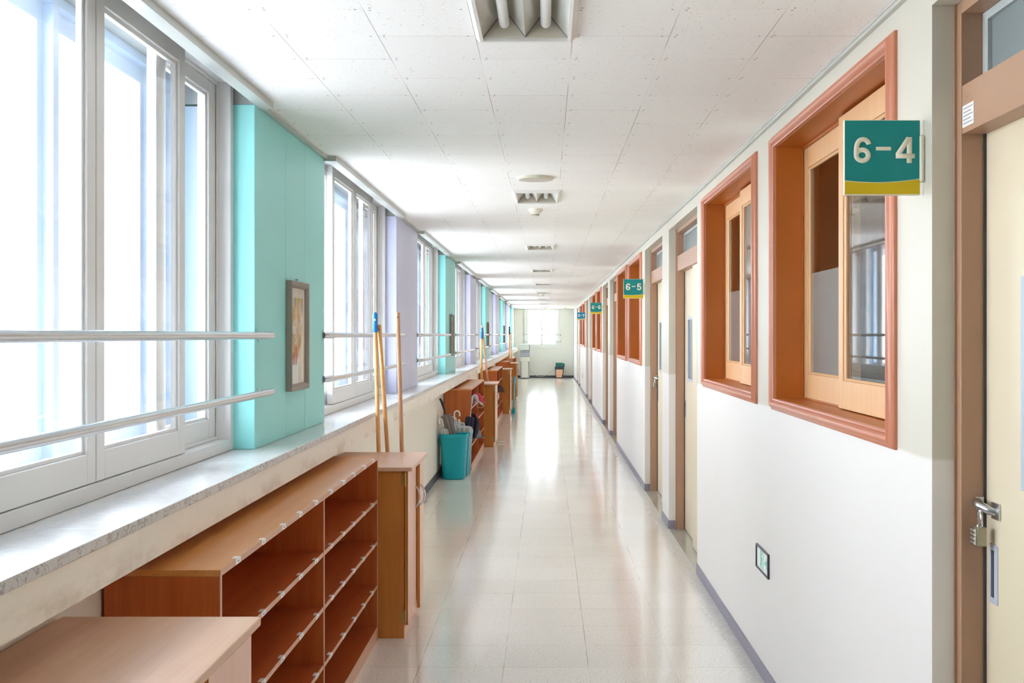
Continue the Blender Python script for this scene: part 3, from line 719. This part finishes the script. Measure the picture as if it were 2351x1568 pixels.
for i, p in enumerate(tp[:4]):
    y0 = p[0]+0.570; y1 = y0+0.40; z0, z1 = 1.338, 1.848
    r = empty('framed_picture', (PX, (y0+y1)/2, z0), 'taupe framed watercolour on the %s teal pier' % (['nearest', 'second', 'third', 'fourth'][i]), 'picture', 'framed pictures on the teal piers')
    MB().sweep_rect([(0, 0.002), (0, 0.012), (-0.026, 0.030), (-0.030, 0.028), (-0.030, 0.002)], y0+0.028, y1-0.028, z0+0.028, z1-0.028, lambda a, b, v: fL(a, b, v)).v
    fr = MB().sweep_rect([(0.0, 0.001), (0.0, 0.014), (0.010, 0.026), (0.028, 0.028), (0.030, 0.026), (0.030, 0.001)], y0+0.030, y1-0.030, z0+0.030, z1-0.030, fL)
    fr.build('frame', M['frame_taupe'], r)
    MB().box(PX+0.001, PX+0.009, y0+0.025, y1-0.025, z0+0.025, z1-0.025).build('mat', M['mat_paper'], r)
    MB().box(PX+0.009, PX+0.0098, y0+0.075, y1-0.075, z0+0.12, z1-0.075).build('artwork', art_mat(i+1, ARTS[i]), r)
    MB().box(PX+0.0125, PX+0.0135, y0+0.028, y1-0.028, z0+0.028, z1-0.028).build('glazing', M['glass_pic'], r)
    MB().tube([(PX, (y0+y1)/2, z1+0.012), (PX+0.012, (y0+y1)/2, z1+0.012)], 0.004, 8).build('hook', M['steel'], r)
    adopt(r)

# ------------------------------------------------------------------ ceiling fittings
def lamp_proto():
    r = empty('ceiling_light', (0, 0, 0), 'recessed two-tube ceiling light nearest the viewer', 'ceiling light', 'recessed ceiling lights in a row')
    w = (LX1-LX0)/2; L = 0.62
    MB().sweep_rect([(0, 0.028), (0, -0.018), (0.010, -0.020), (0.024, -0.004), (0.024, -0.0005)], -w+0.028, w-0.028, 0.012, L-0.012+0.012, lambda a, b, v: (a, b, v)).build('frame', M['white_enamel'], r)
    pr = [(-w+0.028, -0.012), (-0.078, 0.058), (-0.052, 0.058), (0, -0.010), (0.052, 0.058), (0.078, 0.058), (w-0.028, -0.012)]
    rf = MB(); rf.prism([(a, b) for a, b in pr] + [(w-0.026, 0.066), (-w+0.026, 0.066)], lambda a, b, d: (a, d, b), 0.02, L-0.022); rf.build('reflector', M['reflector'], r, angle=20)
    for y in (0.016, L-0.024): MB().box(-w+0.027, w-0.027, y, y+0.006, -0.012, 0.064).build('end_plate', M['lamp_end'], r)
    ed = MB()
    for s in range(len(pr)-1):
        (a, b), (c, d) = pr[s], pr[s+1]
        ed.tube([(a, L-0.026, b), (c, L-0.026, d)], 0.0018, 6)
    ed.build('reflector_edge', M['bin_dark'], r)
    for sx in (-0.065, 0.065):
        MB().tube([(sx, 0.03, 0.022), (sx, L-0.07, 0.022), (sx, L-0.055, 0.022), (sx, L-0.047, 0.022)], [0.0165, 0.0165, 0.013, 0.004], 20).build('tube', M['tube'], r)
    return r
for i, y in enumerate(lamps):
    lab = ['recessed two-tube ceiling light cut by the top edge of the photo', 'recessed two-tube ceiling light just beyond the round speaker', 'third recessed ceiling light, beyond the smoke detector', 'fourth recessed ceiling light from the viewer',
           'fifth recessed ceiling light from the viewer', 'sixth recessed ceiling light, with a detector under it', 'seventh recessed ceiling light from the viewer', 'eighth recessed ceiling light, last but one', 'last recessed ceiling light before the end wall'][i]
    if i == 0: lp = lamp_proto(); lp.location = ((LX0+LX1)/2, y, H); lp['label'] = lab
    else: dup(lp, ((LX0+LX1)/2, y, H), lab)
sk = empty('ceiling_speaker', (-0.067, 7.13, H), 'round beige ceiling speaker before the second light', 'speaker')
MB().lathe([(0.117, 0), (0.117, -0.004), (0.108, -0.014), (0.103, -0.016)], n=48).build('rim', M['ivory'], sk)
MB().lathe([(0.103, -0.012), (0.102, -0.0165), (0.0, -0.0175)], n=48).build('grille', M['lamp_end'], sk)
def detector(x, y, label, r=0.055):
    d = empty('smoke_detector', (x, y, H), label, 'smoke detector')
    MB().lathe([(r, 0), (r, -0.012), (r*0.93, -0.018), (r*0.5, -0.040), (r*0.5, -0.052), (r*0.3, -0.058), (0, -0.060)], n=28).build('housing', M['ivory'], d)
    v = MB()
    for k in range(9):
        t = 2*math.pi*k/9; v.M = Matrix.Rotation(t, 4, 'Z'); v.box(r*0.45, r*0.53, -0.006, 0.006, -0.049, -0.043)
    v.build('vent', M['black'], d); return d
detector(-0.083, 8.93, 'cream smoke detector between the second and third lights')
detector(-0.10, 27.4, 'cream smoke detector below the sixth light', 0.06)
detector(-0.035, 42.4, 'cream detector hanging before the end window', 0.06)
detector(0.66, 41.6, 'cream smoke detector near the far right corner of the ceiling', 0.06)

# ------------------------------------------------------------------ shoe shelves and lockers
SX, SZ, BX = -0.884, 0.962, -1.198
def shoe_shelf(y0, y1, bays_n, label, stickers=0, levels=(0.737, 0.520, 0.2906)):
    r = empty('shoe_shelf', ((SX+BX)/2, (y0+y1)/2, 0), label, 'shoe shelf', 'brown open shoe shelves under the sill'); T = 0.018
    MB().box(BX, SX, y0, y1, SZ-T, SZ).build('top', M['shelf_top'], r, bevel=0.0015)
    for y in (y0, y1-T): MB().box(BX, SX-0.001, y, y+T, 0, SZ-T).build('side_panel', M['shelf_side'], r)
    cuts = [y0+T] + [y0+(y1-y0)*i/bays_n for i in range(1, bays_n)] + [y1-T]
    for c in cuts[1:-1]: MB().box(BX+0.006, SX-0.001, c-T/2, c+T/2, 0.071, SZ-T).build('divider', M['shelf_side'], r)
    MB().box(BX, BX+0.006, y0+T, y1-T, 0.02, SZ-T).build('back_panel', M['shelf_in'], r)
    MB().box(SX-0.03, SX-0.012, y0+T, y1-T, 0, 0.071-T).build('plinth', M['edge'], r)
    band = MB(); band.box(SX, SX+0.0012, y0, y1, SZ-T, SZ)
    band.box(SX-0.012, SX-0.002, y0+T, y1-T, 0, 0.071-T)
    for y in [y0+T/2, y1-T/2] + cuts[1:-1]: band.box(SX-0.001, SX+0.0008, y-T/2, y+T/2, 0, SZ-T)
    for i in range(len(cuts)-1):
        a = cuts[i] + (T/2 if i else 0); b = cuts[i+1] - (T/2 if i < len(cuts)-2 else 0)
        for z in (0.071,) + tuple(levels):
            MB().box(BX+0.006, SX-0.002, a, b, z-T, z).build('shelf', M['shelf_in'], r); band.box(SX-0.002, SX-0.0008, a, b, z-T, z)
    band.build('edge_band', M['edge'], r)
    if stickers:
        for z in (SZ,) + tuple(levels):
            for j in range(10):
                y = y0+0.19+0.29*j + random.uniform(-0.02, 0.02)
                if j > 4: y += 0.02
                if y > y1-0.1: continue
                s = MB(); x = SX+0.0016 if z == SZ else SX-0.0004; w = random.uniform(0.024, 0.034)
                s.box(x-0.0006, x+0.0008, y-w, y+w, z-T+0.001, z-0.001)
                s.box(x-0.014, x+0.0008, y-w*0.7, y+w*0.6, z, z+0.0006)
                so = s.build('number_sticker', M['tape'], r)
                MB().box(x+0.0008, x+0.0012, y-0.008, y+0.006, z-T+0.006, z-0.007).build('faded_print', M['ink'], so)
    return adopt(r)
LZ = 0.903
def bow(mb, x, y, z0, z1, out, dy=0.0):
    pts = []
    for i in range(11):
        t = i/10; pts.append((x + out*math.sin(math.pi*t)**0.8, y, z0+(z1-z0)*t))
    mb.tube(pts, [0.0045+0.002*math.sin(math.pi*i/10) for i in range(11)], 10)
def locker(y0, y1, label, ajar=(0.0, 2.2)):
    r = empty('cleaning_locker', (-0.97, (y0+y1)/2, 0), label, 'locker', 'brown cleaning tool lockers'); T = 0.018
    MB().prism([(BX, y0-0.022), (-0.712, y0-0.022), (-0.704, y0-0.014), (-0.704, y1-0.004), (-0.712, y1+0.004), (BX, y1+0.004)], lambda a, b, d: (a, b, d), LZ-0.022, LZ).build('top', M['lam_top'], r, bevel=0.004)
    c = MB(); c.box(BX, -0.750, y0, y0+T, 0, LZ-0.022); c.box(BX, -0.750, y1-T, y1, 0, LZ-0.022); c.box(BX, BX+0.006, y0+T, y1-T, 0, LZ-0.022)
    c.box(BX, -0.750, y0+T, y1-T, 0.05, 0.068); c.build('carcass', M['lam_side'], r)
    MB().box(-0.768, -0.752, y0+T, y1-T, 0, 0.050).build('plinth', M['lam_door'], r)
    mid = (y0+y1)/2
    for k, (a, b) in enumerate(((y0+0.002, mid-0.002), (mid+0.002, y1-0.002))):
        an = math.radians(ajar[k]) * (1 if k == 0 else -1); hy = a if k == 0 else b
        piv = Vector((-0.747, hy, 0)); R = Matrix.Translation(piv) @ Matrix.Rotation(-an, 4, 'Z') @ Matrix.Translation(-piv)
        d = MB(); d.M = R; d.box(-0.7465, -0.7285, a, b, 0.070, LZ-0.024); do = d.build('door', M['lam_door'], r, bevel=0.001)
        e = MB(); e.M = R; e.box(-0.7462, -0.7288, a-0.0008, a+0.0008, 0.071, LZ-0.025); e.build('edge_band', M['lam_side'], do)
        h = MB(); h.M = R; bow(h, -0.7285, (b-0.035) if k == 0 else (a+0.035), 0.640, 0.757, 0.026); h.build('handle', M['steel'], do)
        for z in (0.835, 0.115):
            g = MB(); yy = y0+0.0 if k == 0 else y1
            g.tube([(-0.744, yy-0.004 if k == 0 else yy+0.004, z-0.035), (-0.744, yy-0.004 if k == 0 else yy+0.004, z+0.035)], 0.0045, 10)
            g.box(-0.765, -0.744, yy-0.002 if k == 0 else yy, yy if k == 0 else yy+0.002, z-0.03, z+0.03); g.build('hinge', M['brass'], r)
    return adopt(r)
locker(2.05, 2.905, 'brown locker with pale top in the bottom left corner')
shoe_shelf(3.185, 6.165, 2, 'long brown shoe shelf with taped number stickers, nearest the viewer', 1)
locker(6.193, 6.972, 'brown two-door locker with bow handles at the end of the nearest shoe shelf', (0, 3.0))
shoe_shelf(13.80, 16.68, 2, 'brown shoe shelf behind the teal bins, holding a red cap')
locker(16.72, 17.52, 'brown locker beside the shoe shelf with the red cap', (1.5, 0))
shoe_shelf(20.95, 23.68, 2, 'brown shoe shelf holding a dark brown hat')
locker(23.72, 24.52, 'brown locker with an aqua broom leaning on it', (0, 0))
shoe_shelf(27.7, 28.75, 1, 'short brown shoe shelf, third beyond the bins')
locker(28.80, 29.62, 'last brown locker, before the water dispenser')
shoe_shelf(31.4, 34.2, 2, 'farthest brown shoe shelf, mostly hidden by the last locker')

# things on the far shelves
def cap(name, mat, loc, label, cat, s=1.0, rot=0.0):
    r = empty(name, loc, label, cat); r.rotation_euler = (0, 0, rot)
    MB().lathe([(0.085*s, 0.0), (0.086*s, 0.03*s), (0.075*s, 0.07*s), (0.05*s, 0.095*s), (0.0, 0.105*s)], n=24).build('crown', mat, r)
    b = MB(); b.loft([(0.06*s, 0, 0.0, 0.06*s, 0.07*s, 2), (0.06*s, 0, 0.008, 0.058*s, 0.068*s, 2)], 24, True, True); b.build('brim', mat, r); return r
cap('baseball_cap', M['red'], (-0.905, 15.0, 0.738), 'red cap sticking out of the upper shelf behind the bins', 'cap', 1.15)
cap('knit_hat', M['brown_cloth'], (-0.90, 22.02, 0.5215), 'dark brown hat on the third shoe shelf from the viewer', 'hat', 1.25)
cap('sun_hat', M['grey_felt'], (-0.925, 14.9, 0.292), 'grey hat with pale brim on a lower shelf behind the bins', 'hat', 1.2)

# ------------------------------------------------------------------ broom and mop sticks leaning on the sill
def stick(name, p0, p1, R, mat, label, grip=None, head='mop', gl=0.10, group='mop and broom sticks beyond the lockers'):
    r = empty(name, p0, label, 'cleaning tool', group)
    p0, p1 = Vector(p0), Vector(p1); d = (p1-p0).normalized(); q = p1 - d*(gl if grip else 0)
    MB().tube([p0, p0.lerp(q, 0.33), p0.lerp(q, 0.66), q - d*0.008, q], [R, R*1.03, R, R, R*0.8], 16).build('stick', mat, r)
    if grip:
        MB().tube([q-d*0.005, q, q+d*gl*0.5, q+d*(gl-0.012), q+d*gl], [R*0.9, R*1.15, R*1.2, R*1.2, R*0.7], 16).build('grip', grip, r)
        MB().tube([q+d*(gl-0.045)+Vector((0,-R*1.1,0)), q+d*(gl-0.045)+Vector((0,-R*1.35,0))], 0.006, 10).build('hanging_hole', M['white_plastic'], r)
    else:
        MB().tube([p1-d*0.03+Vector((0,-R*0.9,0)), p1-d*0.03+Vector((0,-R*1.08,0))], 0.004, 10).build('hanging_hole', M['black'], r)
    h = MB(); bx, by, bz = p0
    if head == 'mop':
        for k in range(26):
            t = k*2.4; rr = 0.02+0.035*((k % 5)/4); h.tube([(bx+0.01*math.cos(t), by+0.01*math.sin(t), bz+0.10), (bx+rr*0.9*math.cos(t), by+rr*0.9*math.sin(t), bz+0.06), (bx+rr*1.1*math.cos(t), by+rr*1.1*math.sin(t), 0.006)], 0.005, 6)
        h.build('mop_head', M['mop_head'], r)
    else:
        h.loft([(bx, by, 0.004, 0.035, 0.11, 3), (bx, by, 0.08, 0.028, 0.10, 3), (bx, by, 0.12, 0.014, 0.05, 3)], 24, True, True); h.build('brush_head', M['aqua'], r)
    return adopt(r)
stick('mop', (-0.985, 7.07, 0.03), (-1.021, 7.0, 1.732), 0.0125, M['stick'], 'wooden mop stick with blue grip beyond the nearest shelf', M['blue'], 'mop', 0.115)
stick('mop', (-0.935, 7.33, 0.03), (-0.998, 7.02, 1.66), 0.0125, M['stick'], 'plain pale wooden mop stick leaning right of the blue-gripped one')
stick('broom', (-0.850, 7.13, 0.05), (-0.889, 7.03, 1.733), 0.0125, M['stick_pink'], 'pinkish wooden broom stick, rightmost beyond the nearest locker', None, 'brush')
stick('mop', (-0.985, 17.72, 0.03), (-0.972, 17.62, 1.70), 0.017, M['stick'], 'orange mop stick with blue grip beyond the locker of the red cap shelf', M['blue'], 'mop', 0.16, 'sticks beyond the second group of lockers')
stick('mop', (-0.955, 17.95, 0.03), (-0.985, 17.66, 1.50), 0.015, M['stick'], 'shorter orange stick between the two tall sticks at the second sill group', None, 'mop', 0.1, 'sticks beyond the second group of lockers')
stick('broom', (-0.80, 17.70, 0.05), (-0.962, 17.64, 1.735), 0.015, M['stick_pink'], 'brown broom stick leaning left above the locker of the red cap shelf', None, 'brush', 0.1, 'sticks beyond the second group of lockers')
stick('mop', (-0.955, 29.86, 0.03), (-0.938, 29.76, 1.80), 0.016, M['stick_pink'], 'thin stick with black grip beyond the last locker', M['black'], 'mop', 0.20, 'sticks beyond the last locker')
stick('mop', (-0.86, 29.86, 0.03), (-0.905, 29.78, 1.66), 0.016, M['stick'], 'thin orange stick right of the black-gripped one', None, 'mop', 0.1, 'sticks beyond the last locker')
# aqua broom leaning on locker four
br = empty('broom', (-0.66, 23.80, 0), 'slim aqua plastic broom standing against the third locker front', 'cleaning tool')
MB().tube([(-0.665, 23.9, 0.10), (-0.645, 24.0, 0.70)], 0.017, 12).build('stick', M['aqua'], br)
MB().tube([(-0.649, 23.98, 0.60), (-0.644, 24.01, 0.735)], [0.026, 0.026], 12).build('grip', M['aqua'], br)
MB().loft([(-0.665, 23.9, 0.0, 0.045, 0.10, 3), (-0.665, 23.9, 0.06, 0.04, 0.09, 3), (-0.665, 23.9, 0.12, 0.02, 0.03, 2)], 24, True, True).build('brush_head', M['bin_teal'], br); adopt(br)

# ------------------------------------------------------------------ teal bins and umbrellas
def teal_bin(cy, label, cx=-1.028, d=0.128):
    r = empty('plastic_bin', (cx, cy, 0), label, 'bin', 'teal plastic bins in a row')
    b = MB(); e = 3.6
    b.loft([(0, 0, 0.001, 0.112, d*0.80, e), (0, 0, 0.012, 0.124, d*0.86, e), (0.0, 0, 0.25, 0.138, d*0.92, e), (0, 0, 0.455, 0.150, d*0.97, e), (0, 0, 0.460, 0.157, d*1.0, e), (0, 0, 0.498, 0.160, d*1.02, e), (0, 0, 0.503, 0.158, d, e),
            (0, 0, 0.498, 0.148, d*0.94, e), (0, 0, 0.02, 0.118, d*0.78, e)], 56, True, True)
    b.build('body', M['bin_teal'], r, angle=30)
    l = MB().box(-0.152, -0.138, -0.03, 0.03, 0.16, 0.36).build('paper_label', M['ivory'], r); l.rotation_euler = (0, 0.0, 0)
    return r
teal_bin(13.06, 'teal plastic bin holding the grey umbrella, nearest of three')
teal_bin(13.33, 'middle teal plastic bin holding clear umbrellas', -1.012)
teal_bin(13.60, 'farthest teal bin, against the shoe shelf side, holding a navy umbrella', -1.004)
for o in [o for o in bpy.data.objects if o.name.startswith('plastic_bin') and abs(o.location.y-13.60) < 0.01]: o.scale = (0.98, 0.98, 1.0)

def umbrella(name, p0, p1, mat, hmat, hook, label, open_=1.0, cstart=0.18, cend=0.80):
    p0, p1 = Vector(p0), Vector(p1); L = (p1-p0).length; z = (p1-p0).normalized()
    x = Vector((1, 0, 0)); x = (x - z*x.dot(z)).normalized(); y = z.cross(x)
    R = Matrix((x, y, z)).transposed().to_4x4(); Mx = Matrix.Translation(p0) @ R
    r = empty(name, p0, label, 'umbrella', 'closed umbrellas in the teal bins')
    m = MB(); m.M = Mx
    m.lathe([(0.004, 0), (0.006, 0.03), (0.018*open_, L*0.12), (0.032*open_, L*0.4), (0.043*open_, L*cend*0.9), (0.040*open_, L*cend), (0.012, L*cend+0.012)], n=64, pleat=0.20, npl=8)
    m.build('canopy', mat, r, angle=60)
    s = MB(); s.M = Mx; s.tube([(0, 0, L*0.5), (0, 0, L*0.93)], 0.0055, 10); s.build('shaft', M['silver'] if hook else M['black'], r)
    h = MB(); h.M = Mx
    if hook:
        rr = 0.030; pts = [(0, 0, L*0.86), (0, 0, L-rr)] + [(hook*(rr-rr*math.cos(t*math.pi/8)), 0, L-rr+rr*math.sin(t*math.pi/8)) for t in range(1, 9)] + [(hook*2*rr, 0, L-rr-0.03)]
        h.tube(pts, 0.0085, 12)
    else: h.tube([(0, 0, L*0.84), (0, 0, L*0.88), (-0.004, 0, L*0.95), (-0.014, 0, L)], [0.011, 0.013, 0.014, 0.012], 14)
    h.build('handle', hmat, r); return adopt(r)
umbrella('umbrella', (-0.93, 13.06, 0.03), (-1.165, 13.02, 0.895), M['grey_cloth'], M['black'], 0, 'closed grey umbrella with black handle in the nearest teal bin', 1.25, cend=0.78)
umbrella('umbrella', (-1.03, 12.99, 0.03), (-1.155, 12.99, 0.675), M['clear'], M['white_plastic'], -0.6, 'clear umbrella with white handle leaning left in the nearest bin', 1.0, cend=0.80)
umbrella('umbrella', (-1.03, 13.31, 0.03), (-1.042, 13.30, 0.735), M['clear'], M['white_plastic'], 1, 'clear umbrella with upright white hook handle in the middle bin', 1.3, cend=0.78)
umbrella('umbrella', (-1.095, 13.37, 0.03), (-1.085, 13.34, 0.665), M['clear'], M['ivory'], 1, 'clear umbrella with short cream hook in the middle bin', 1.0, cend=0.78)
umbrella('umbrella', (-0.94, 13.34, 0.03), (-0.93, 13.31, 0.60), M['clear'], M['silver'], 0, 'crumpled clear umbrella, rightmost in the middle bin', 1.9, cend=0.92)
umbrella('umbrella', (-0.955, 13.60, 0.03), (-0.850, 13.56, 0.905), M['navy'], M['silver'], 1, 'navy umbrella with silver hook handle in the farthest teal bin', 1.05, cend=0.70)
umbrella('umbrella', (-1.06, 13.60, 0.03), (-1.0, 13.58, 0.62), M['clear'], M['white_plastic'], 0, 'white translucent umbrella in the farthest teal bin', 1.6, cend=0.93)
fu = empty('folding_umbrella', (-0.88, 14.25, 0.3), 'navy folding umbrella hanging over the shelf edge behind the bins', 'umbrella')
m = MB(); m.tube([(-0.905, 14.35, 0.625), (-0.868, 14.3, 0.60), (-0.845, 14.25, 0.52), (-0.855, 14.22, 0.42), (-0.872, 14.2, 0.35)], [0.018, 0.033, 0.037, 0.035, 0.018], 18); m.build('canopy', M['navy'], fu)
MB().tube([(-0.905, 14.35, 0.625), (-0.93, 14.40, 0.60), (-0.94, 14.42, 0.560)], 0.008, 8).build('handle', M['black'], fu)
MB().tube([(-0.862, 14.30, 0.632), (-0.835, 14.27, 0.58)], [0.014, 0.012], 10).build('strap', M['red'], fu); adopt(fu)
uh = empty('clear_umbrella', (-0.9, 14.4, 0.74), 'clear umbrella lying on the upper shelf with its handle poking out', 'umbrella')
MB().tube([(-1.10, 14.75, 0.785), (-0.95, 14.55, 0.79), (-0.87, 14.40, 0.80), (-0.845, 14.36, 0.80)], [0.012, 0.04, 0.045, 0.02], 16).build('canopy', M['clear'], uh)
MB().tube([(-0.845, 14.36, 0.80), (-0.80, 14.28, 0.765), (-0.775, 14.25, 0.745)], [0.009, 0.012, 0.010], 10).build('handle', M['ivory'], uh)
MB().tube([(-0.80+0.045*math.cos(t*0.5), 14.25, 0.765-0.035*math.sin(t*0.5)-0.02) for t in range(13)], 0.003, 6).build('wrist_loop', M['ivory'], uh); adopt(uh)
# slim strip lying on the floor
fs = MB(); fs.tube([(-0.735, 17.30, 0.012), (-0.68, 17.32, 0.010), (-0.62, 17.36, 0.012)], [0.008, 0.010, 0.014], 10)
fo = fs.build('plastic_strip', M['ivory']); rehome(fo, (-0.68, 17.33, 0)); tag(fo, 'short pale plastic strip lying on the floor beside the second locker', 'strip')
gc = MB(); gc.loft([(-0.62, 13.05, 0.0, 0.001, 0.001, 2)], 8, False, False)

# ------------------------------------------------------------------ end of the corridor
wd = empty('water_dispenser', (-0.775, 42.9, 0), 'tall white water dispenser standing against the end wall', 'water dispenser')
x0, x1, ya, yb = -0.965, -0.595, 42.72, 43.05
MB().box(x0+0.02, x1-0.02, ya+0.03, yb, 0.02, 0.78).build('body', M['dispenser_side'], wd, bevel=0.01)
MB().box(x0+0.055, x1-0.075, ya+0.005, ya+0.04, 0.03, 0.78).build('lower_panel', M['dispenser_front'], wd, bevel=0.008)
MB().box(x0+0.01, x1-0.01, ya, yb, 0.62, 0.78).build('drip_section', M['dispenser_front'], wd, bevel=0.008)
MB().box(x0+0.01, x1-0.01, ya+0.06, yb, 0.78, 1.03).build('niche', M['niche'], wd, bevel=0.004)
MB().box(x0+0.01, x1-0.01, ya+0.01, ya+0.06, 0.78, 0.795).build('drip_tray', M['dispenser_side'], wd)
MB().box(x0, x1-0.035, ya-0.01, yb, 1.03, 1.25).build('head', M['white_enamel'], wd, bevel=0.02)
MB().box(x1-0.035, x1, ya+0.02, yb, 1.03, 1.24).build('head_side', M['dispenser_side'], wd, bevel=0.01)
for x in (-0.86, -0.72):
    MB().tube([(x, ya+0.062, 1.0), (x, ya+0.02, 1.0), (x, ya+0.02, 0.955)], 0.014, 12).build('tap', M['chrome'], wd)
MB().box(x0+0.03, x1-0.03, ya+0.05, yb-0.02, 0, 0.02).build('base', M['black'], wd); adopt(wd)
tb = empty('waste_bin', (0.47, 43.1, 0), 'dark grey bin with a peach front panel by the end wall', 'bin')
MB().loft([(0.475, 43.12, 0.001, 0.13, 0.12, 6), (0.475, 43.12, 0.36, 0.165, 0.14, 6)], 40, True, True).build('body', M['bin_dark'], tb)
MB().box(0.305, 0.645, 42.96, 43.27, 0.36, 0.415).build('rim', M['bin_dark'], tb, bevel=0.01)
MB().prism([(0.36, 0.03), (0.56, 0.03), (0.57, 0.12), (0.595, 0.15), (0.60, 0.32), (0.345, 0.32)], lambda a, b, d: (a, 42.975-d, b), -0.01, 0.004).build('front_panel', M['bin_pink'], tb); adopt(tb)
gb = empty('plastic_basket', (0.47, 43.1, 0.416), 'dark green plastic box lying on top of the far bin', 'box')
MB().box(0.335, 0.60, 42.99, 43.24, 0.418, 0.565).build('body', M['basket'], gb, bevel=0.012)
MB().box(0.60, 0.665, 43.01, 43.22, 0.42, 0.545).build('lid', M['basket'], gb, bevel=0.012)
for z in (0.45, 0.52): MB().box(0.59, 0.602, 42.986, 42.99, z, z+0.012).build('clasp', M['white_plastic'], gb)
adopt(gb)
hc = MB(); hc.tube([(-0.587, 43.08, 0.30)] + [(-0.58+0.87*t/12, 43.08, 0.30-0.27*math.sin(math.pi*(t/12)**0.85)+0.05*(t/12)) for t in range(1, 12)] + [(0.296, 43.1, 0.34)], 0.007, 8)
ho = hc.build('power_cable', M['lamp_end']); rehome(ho, (-0.2, 43.1, 0.0)); tag(ho, 'thin grey cable drooping from water dispenser to far bin', 'cable')
